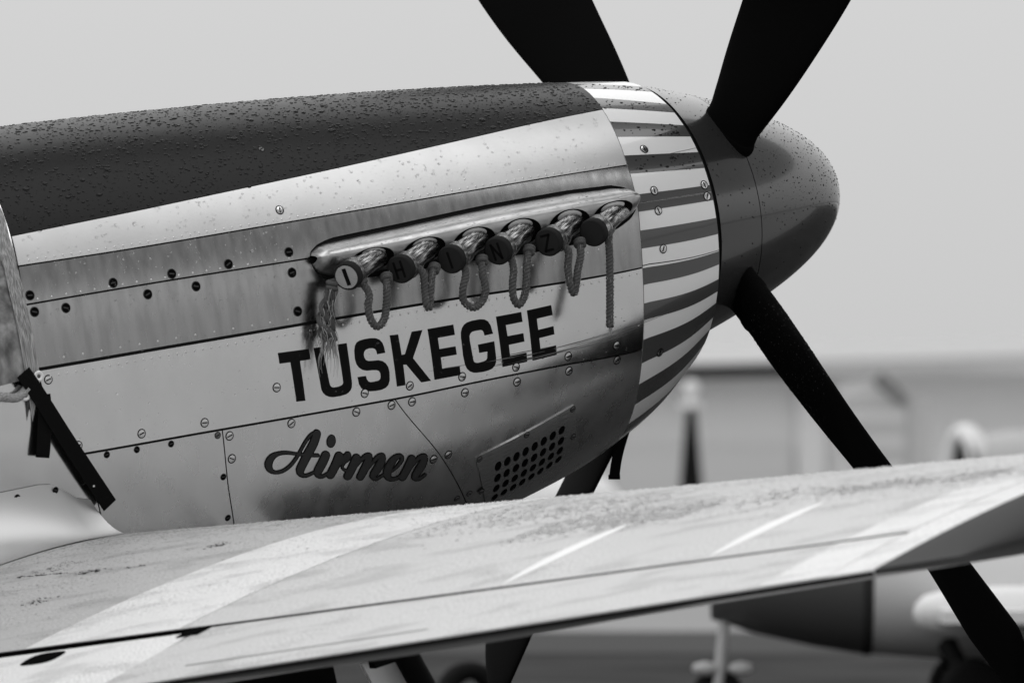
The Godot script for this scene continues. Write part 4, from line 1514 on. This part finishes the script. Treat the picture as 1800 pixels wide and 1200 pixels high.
func cover() -> void:
	var edge := [[-3.2, -2.290], [7.36, -2.296], [25.1, -2.297], [35.9, -2.288], [60.0, -2.36], [90.0, -2.50]]
	var o := thing("canvas_cover", "stained pale canvas cockpit cover with a stitched hem and black straps, at the left edge", "cover")
	var shape := func(x0: Callable, x1: Callable, nu: int, lift: float, wave: float) -> MB:
		return sheet(func(u: float, v: float) -> Vector3:
			var a := lerpf(-3.4, 183.4, v)
			var b := a if a <= 90.0 else 180.0 - a
			var x := lerpf(x0.call(b), x1.call(b), u)
			var sag := a
			if a < 2.0:
				sag = a - 2.2 * u * 3.0 * clampf((2.0 - a) / 5.4, 0, 1)
			elif a > 178.0:
				sag = a + 2.2 * u * 3.0 * clampf((a - 178.0) / 5.4, 0, 1)
			var up := 0.30 * smoothstep(-2.55, -3.2, x) * smoothstep(40.0, 80.0, b)
			return world_of(P(x, sag, lift + up + wave * wavy.get_noise_2d(x * 900.0, a * 9.0))), nu, 120, 1.0, null, Vector2(0.12 if nu < 8 else 1.6, 1.6))
	var e0 := on(edge)
	var e1 := func(a: float) -> float: return curve(edge, a) - 0.042
	obj("canvas", shape.call(func(a: float) -> float: return curve(edge, a) - 0.040, const_of(-4.6), 40, 0.012, 0.006).commit(M.canvas), o)
	obj("hem", shape.call(e0, e1, 5, 0.015, 0.004).commit(M.hem), o)
	# stitched seam and the rolled lower edge
	var roll := []
	for k in 24:
		var u := k / 23.0
		roll.append(world_of(P(lerpf(-2.335, -2.62, u), lerpf(-4.7, -8.0, u) - 0.6 * sin(u * 14.0), 0.016)))
	obj("rolled_edge", tube(roll, [0.013], 10).commit(M.hem), o)
	for q in [[-2.298, -3.3, 0.021], [-2.346, -5.6, 0.020]]:
		var t := seat(q[0], q[1], q[2])
		var ring := MB.new()
		sheet(func(u: float, v: float) -> Vector3:
			return world_of(t * (Vector3(cos(u * TAU), sin(u * TAU), 0) * (0.0105 + 0.0052 * cos(v * TAU)) + Vector3(0, 0, 0.004 * sin(v * TAU)))), 24, 10, 1.0, ring)
		obj("eyelet", ring.commit(M.eyelet), o)
	obj("strap", ribbon([Vector2(-2.346, -2.4), Vector2(-2.318, -5.0), Vector2(-2.275, -9.6), Vector2(-2.204, -17.93), Vector2(-2.116, -28.4)], 0.046, 0.024, 0.003).commit(M.strap), o)
	obj("strap", ribbon([Vector2(-2.290, -6.0), Vector2(-2.293, -9.0), Vector2(-2.303, -12.5), Vector2(-2.316, -16.3)], 0.042, 0.018, 0.003).commit(M.strap), o)
	var stud := seat(-2.166, -23.6, 0.026)
	var cap := MB.new()
	sheet(func(u: float, v: float) -> Vector3: return world_of(stud * Vector3(cos(v * TAU) * 0.007 * sin(u * PI / 2), sin(v * TAU) * 0.007 * sin(u * PI / 2), 0.004 * cos(u * PI / 2))), 5, 14, 1.0, cap)
	obj("stud", cap.commit(M.eyelet), o)
	# strap hanging loose under the chin
	var tail := thing("hanging_strap", "short black strap hanging loose below the striped nose", "strap", Transform3D(Basis.IDENTITY, world_of(Vector3(-0.13, -0.60, -0.02))))
	var strip := MB.new()
	for face in [0.0, 1.0]:
		sheet(func(u: float, v: float) -> Vector3:
			return EAST * (-0.038 * sin(u * 1.4) + 0.030 * (v - 0.5)) + Vector3(0, 0.02 - 0.155 * u, 0) + NORTH * (0.004 * face - 0.004), 16, 3, 1.0 if face > 0.5 else -1.0, strip)
	obj("webbing", strip.commit(M.strap), tail)
	obj("stitched_end", box(Vector3(0.034, 0.014, 0.009), Vector3(0, -0.135, 0) + EAST * -0.038, null, Basis(EAST, Vector3.UP, -NORTH)).commit(M.strap), tail)


# ------------------------------------------------------------------ the airfield behind
func field(right: float, away: float, up := 0.0) -> Transform3D:
	return Transform3D(Basis(EAST, Vector3.UP, -NORTH), Vector3(EYE.x, up, EYE.z) + EAST * right + NORTH * away)


func airfield() -> void:
	var ground := MB.new()
	sheet(func(u: float, v: float) -> Vector3: return Vector3(lerpf(-2500, 2500, u), 0, lerpf(-2500, 2500, v)), 8, 8, -1.0, ground, Vector2(1, 1))
	kind(obj("ground", ground.commit(M.asphalt), self), "structure")
	for strip in [["dark_taxiway", 61.0, 69.0, 0.004, M.wet], ["grass_verge", 69.0, 96.0, 0.004, M.grass], ["apron", 100.0, 300.0, 0.004, M.wall_low]]:  # the last strip is hidden, made pale to throw light on the hangar
		var mb := MB.new()
		mb.flat(Vector3(-200, 0, 0), Vector3(200, 0, 0), Vector3(200, 0, -(strip[2] - strip[1])), Vector3(-200, 0, -(strip[2] - strip[1])), Vector3.UP)
		kind(obj(strip[0], mb.commit(strip[4]), self, field(0, strip[1], strip[3])), "structure")

	var slab := MB.new()  # unseen pale slab, added so the cowl side reflects brighter ground
	slab.flat(Vector3(-60, 0.004, 1.65), Vector3(120, 0.004, 1.65), Vector3(120, 0.004, 160), Vector3(-60, 0.004, 160), Vector3.UP)
	kind(obj("bounce_apron", slab.commit(M.bounce_concrete), self), "structure")

	# long low hangar
	var h := thing("hangar", "long low grey hangar with a white roof edge, blurred in the distance", "building", field(0, 300))
	var wall := MB.new()
	for q in [[-40.0, 9.2], [9.2, 60.0]]:
		box(Vector3(q[1] - q[0], 5.6, 0.4), Vector3((q[0] + q[1]) / 2, 1.4, -0.2), wall)
	obj("wall", wall.commit(M.wall), h)
	var slope := Basis(Vector3(0, 0, 1), 0.024)
	obj("roof", box(Vector3(110, 0.62, 12), Vector3(10, 4.79, -4.0), null, slope).commit(M.white), h)
	obj("eave_shade", box(Vector3(70, 0.42, 1.3), Vector3(-25.5, 3.42, 1.0), null, slope).commit(M.dark), h)  # black box painting the shadow under the roof overhang
	obj("fascia", box(Vector3(60, 0.34, 0.5), Vector3(39.2, 4.96, 2.1), null, slope).commit(M.fascia), h)
	obj("pilaster", box(Vector3(0.9, 4.2, 0.3), Vector3(9.6, 2.1, 0.2)).commit(M.trim), h)
	obj("plinth", box(Vector3(40, 1.75, 0.2), Vector3(-11.0, 0.87, 0.12)).commit(M.wall_low), h)

	# shed with clapboard sides
	var d := 150.0
	var s := thing("shed", "small grey clapboard shed with a dark sloping roof edge", "shed", field(5.8, d))
	obj("wall", box(Vector3(1.0, 2.42, 0.9), Vector3(0, 1.21, -0.5)).commit(M.shed), s)
	for k in 11:
		obj("board", box(Vector3(1.01, 0.17, 0.03), Vector3(0, 0.12 + k * 0.21, -0.03), null, Basis(Vector3(1, 0, 0), 0.08)).commit(M.shed if k % 2 else M.shed_shade), s)
	obj("side_wall", box(Vector3(0.41, 2.26, 0.8), Vector3(0.71, 1.13, -0.52)).commit(M.shed_shade), s)
	obj("roof_edge", box(Vector3(0.60, 0.20, 1.0), Vector3(0.28, 2.43, -0.42), null, Basis(Vector3(0, 0, 1), -0.76)).commit(M.shed_roof), s)
	obj("roof", box(Vector3(0.62, 0.10, 0.9), Vector3(-0.20, 2.50, -0.5), null, Basis(Vector3(0, 0, 1), 0.16)).commit(M.shed), s)

	# dark marker post with a pale lamp head
	var post := thing("lamp_post", "dark tapered post with a pale round lamp head", "lamp post", field(2.68, 140))
	obj("post", lathe([Vector2(0, 0.0), Vector2(0, 0.20), Vector2(1.0, 0.165), Vector2(2.05, 0.075), Vector2(2.07, 0.0)], Vector3.ZERO, Vector3.UP, 20).commit(M.black), post)
	obj("collar", lathe([Vector2(2.05, 0.0), Vector2(2.06, 0.16), Vector2(2.15, 0.16), Vector2(2.17, 0.05)], Vector3.ZERO, Vector3.UP, 20).commit(M.wall), post)
	obj("lamp_head", lathe([Vector2(2.15, 0.05), Vector2(2.26, 0.05), Vector2(2.3, 0.10), Vector2(2.38, 0.13), Vector2(2.47, 0.09), Vector2(2.5, 0.0)], Vector3.ZERO, Vector3.UP, 20).commit(M.wall), post)

	# white tank low behind the chin, a made-up body for an unidentified pale shape
	var blob := thing("white_blob", "rounded white tank low behind the fighter's chin", "blob", field(0.55, 100))
	obj("blob_shell", lathe([Vector2(-1.2, 0.0), Vector2(-1.1, 0.35), Vector2(-0.8, 0.46), Vector2(0.2, 0.46), Vector2(0.45, 0.36), Vector2(0.62, 0.18), Vector2(0.66, 0.0)], Vector3(0, 0.72, 0), Vector3.RIGHT, 28).commit(M.white), blob)
	obj("cradle", box(Vector3(1.2, 0.4, 0.4), Vector3(-0.3, 0.2, 0)).commit(M.fascia), blob)

	# white cowling ring of a parked aircraft
	var far := thing("parked_aircraft", "parked aircraft whose white cowling ring shows above the wing", "airplane", field(4.36, 90))
	var ring := MB.new()
	sheet(func(u: float, v: float) -> Vector3: return Vector3(0, 1.14, 0) + (Vector3(0.30 * sin(u * TAU), cos(u * TAU), 0.6 * sin(u * TAU)) * (0.40 + 0.085 * cos(v * TAU)) + Vector3(0.10 * sin(v * TAU), 0, 0)), 36, 12, 1.0, ring)
	obj("cowling_ring", ring.commit(M.white), far)
	obj("engine_front", lathe([Vector2(-0.02, 0.0), Vector2(0.0, 0.36), Vector2(0.04, 0.0)], Vector3(-0.02, 1.14, 0.04), Vector3(0.93, 0, -0.36).normalized(), 24).commit(M.dark), far)
	obj("fuselage", lathe([Vector2(0.06, 0.40), Vector2(0.5, 0.46), Vector2(1.4, 0.44), Vector2(2.8, 0.3), Vector2(3.6, 0.12)], Vector3(0, 1.10, 0), Vector3(0.93, 0, -0.36).normalized(), 24).commit(M.fascia), far)
	obj("gear_leg", tube([Vector3(0.9, 0.8, 0), Vector3(0.9, 0.2, 0.1)], [0.05], 8).commit(M.leg), far)

	# light aircraft close behind the wing, nose to the left
	var near := thing("light_aircraft", "light aircraft with a dark nose and pale fuselage parked behind the wing", "airplane", field(0, 45))
	var k := 45.0 / 16454.6
	var X := func(px: float) -> float: return (px - 900.0) * k
	var Y := func(py: float) -> float: return EYE.y + (814.0 - py) * k
	obj("nose_cowling", lathe([Vector2(X.call(1248), 0.0), Vector2(X.call(1250), 0.24), Vector2(X.call(1330), 0.31), Vector2(X.call(1430), 0.37), Vector2(X.call(1514), 0.405)], Vector3(0, Y.call(1000), 0), Vector3.RIGHT, 40).commit(M.nacelle), near)
	obj("joint_band", lathe([Vector2(X.call(1514), 0.400), Vector2(X.call(1517), 0.412), Vector2(X.call(1530), 0.412), Vector2(X.call(1533), 0.40)], Vector3(0, Y.call(1000), 0), Vector3.RIGHT, 40).commit(M.wing_tip), near)
	obj("fuselage", lathe([Vector2(X.call(1530), 0.405), Vector2(X.call(1650), 0.43), Vector2(X.call(1900), 0.45), Vector2(X.call(2300), 0.36), Vector2(X.call(2900), 0.10)], Vector3(0, Y.call(1000), 0), Vector3.RIGHT, 40).commit(M.pale), near)
	obj("wing_pod", lathe([Vector2(X.call(1590), 0.0), Vector2(X.call(1594), 0.045), Vector2(X.call(1610), 0.085), Vector2(X.call(1650), 0.115), Vector2(X.call(1750), 0.13), Vector2(X.call(1950), 0.12), Vector2(X.call(2100), 0.02)], Vector3(0, Y.call(1072), 0.95), Vector3.RIGHT, 32).commit(M.pale), near)
	obj("wing", box(Vector3(0.75, 0.06, 4.0), Vector3(X.call(1770), Y.call(1075), -0.4)).commit(M.pale), near)
	obj("nose_leg", tube([Vector3(X.call(1274), Y.call(1085), 0.05), Vector3(X.call(1262), Y.call(1205), 0.05), Vector3(X.call(1262), 0.13, 0.05)], [0.028, 0.026, 0.024], 10).commit(M.fascia), near)
	for q in [1238.0, 1302.0]:
		obj("landing_lamp", lathe([Vector2(-0.06, 0.0), Vector2(-0.05, 0.022), Vector2(0.0, 0.036), Vector2(0.05, 0.026), Vector2(0.06, 0.0)], Vector3(X.call(q), Y.call(1174), 0.06), Vector3.RIGHT, 16).commit(M.fascia), near)
	obj("wheel", lathe([Vector2(-0.05, 0.0), Vector2(-0.05, 0.09), Vector2(-0.03, 0.125), Vector2(0.03, 0.125), Vector2(0.05, 0.09), Vector2(0.05, 0.0)], Vector3(X.call(1262), 0.13, 0.0), Vector3(0, 0, 1), 24).commit(M.tyre), near)
	for z in [-0.5, 0.62]:
		obj("main_leg", tube([Vector3(X.call(1660), Y.call(1130), z * 0.6), Vector3(X.call(1700), 0.16, z)], [0.05, 0.035], 10).commit(M.black), near)
		obj("wheel", lathe([Vector2(-0.06, 0.0), Vector2(-0.06, 0.11), Vector2(-0.04, 0.16), Vector2(0.04, 0.16), Vector2(0.06, 0.11), Vector2(0.06, 0.0)], Vector3(X.call(1700), 0.16, z), Vector3(0, 0, 1), 24).commit(M.tyre), near)
	var lone_tyre := thing("aircraft_tyre", "black tyre standing on the apron below the wing's trailing edge", "tyre", field(-0.20, 44.0))  # put in for a wheel of a parked aircraft that is not built
	obj("tread", lathe([Vector2(-0.05, 0.07), Vector2(-0.06, 0.13), Vector2(-0.035, 0.155), Vector2(0.035, 0.155), Vector2(0.06, 0.13), Vector2(0.05, 0.07), Vector2(-0.05, 0.07)], Vector3(0, 0.155, 0), Vector3(0.25, 0, 0.97).normalized(), 28).commit(M.tyre), lone_tyre)


func _ready() -> void:
	# camera: long lens, focused on the engine cowling
	var tilt := Basis(Vector3(0, 0, 1), PITCH)
	var cam := Camera3D.new()
	cam.name = "camera"
	add_child(cam)
	cam.transform = Transform3D(Basis(Vector3(0.845556, 0, 0.533887), Vector3(-0.006947, 0.999915, 0.011003), Vector3(-0.533842, -0.013013, 0.845484)), EYE)
	var lens := CameraAttributesPhysical.new()
	lens.frustum_focal_length = 329.0
	lens.frustum_focus_distance = 26.2
	lens.exposure_aperture = 5.7
	lens.frustum_near = 1.0
	lens.frustum_far = 5000.0
	cam.attributes = lens
	cam.fov = 4.17661
	cam.near = 1.0
	cam.far = 5000.0
	cam.current = true

	# overcast sky, brighter overhead, and the faint sun behind it
	var env := Environment.new()
	env.background_mode = Environment.BG_SKY
	var sky := ProceduralSkyMaterial.new()
	sky.sky_top_color = grey(1.95)
	sky.sky_horizon_color = grey(0.495)
	sky.sky_curve = 0.6
	sky.ground_horizon_color = grey(0.3)
	sky.ground_bottom_color = grey(0.12)
	env.sky = Sky.new()
	env.sky.sky_material = sky
	env.tonemap_mode = Environment.TONE_MAPPER_LINEAR
	env.tonemap_exposure = 1.15
	env.sdfgi_enabled = true
	env.ssao_enabled = true
	env.ssil_enabled = true
	var we := WorldEnvironment.new()
	we.name = "environment"
	we.environment = env
	add_child(we)
	var sun := DirectionalLight3D.new()
	sun.name = "sun"
	sun.light_energy = 0.25
	sun.light_angular_distance = 45.0
	sun.light_color = Color(1, 1, 1)
	sun.shadow_enabled = true
	sun.look_at_from_position(Vector3(6, 14, 7), Vector3.ZERO)
	add_child(sun)

	rng.seed = 41
	wavy.seed = 5
	wavy.frequency = 0.01
	prepare_sections()
	if N(-1.0, 0.0).z < 0.0:
		flip_sign = -1.0
	materials()
	airfield()

	fighter = thing("fighter_plane", "silver propeller fighter with a striped nose ring, dark spinner and TUSKEGEE lettering", "airplane")
	fighter.transform = Transform3D(tilt, Vector3(0, HUB, 0) - tilt * Vector3(0, DROP, 0))
	skin()
	shroud()
	spinner()
	blades()
	wings()
	gear()
	plug_and_ropes()
	cover()
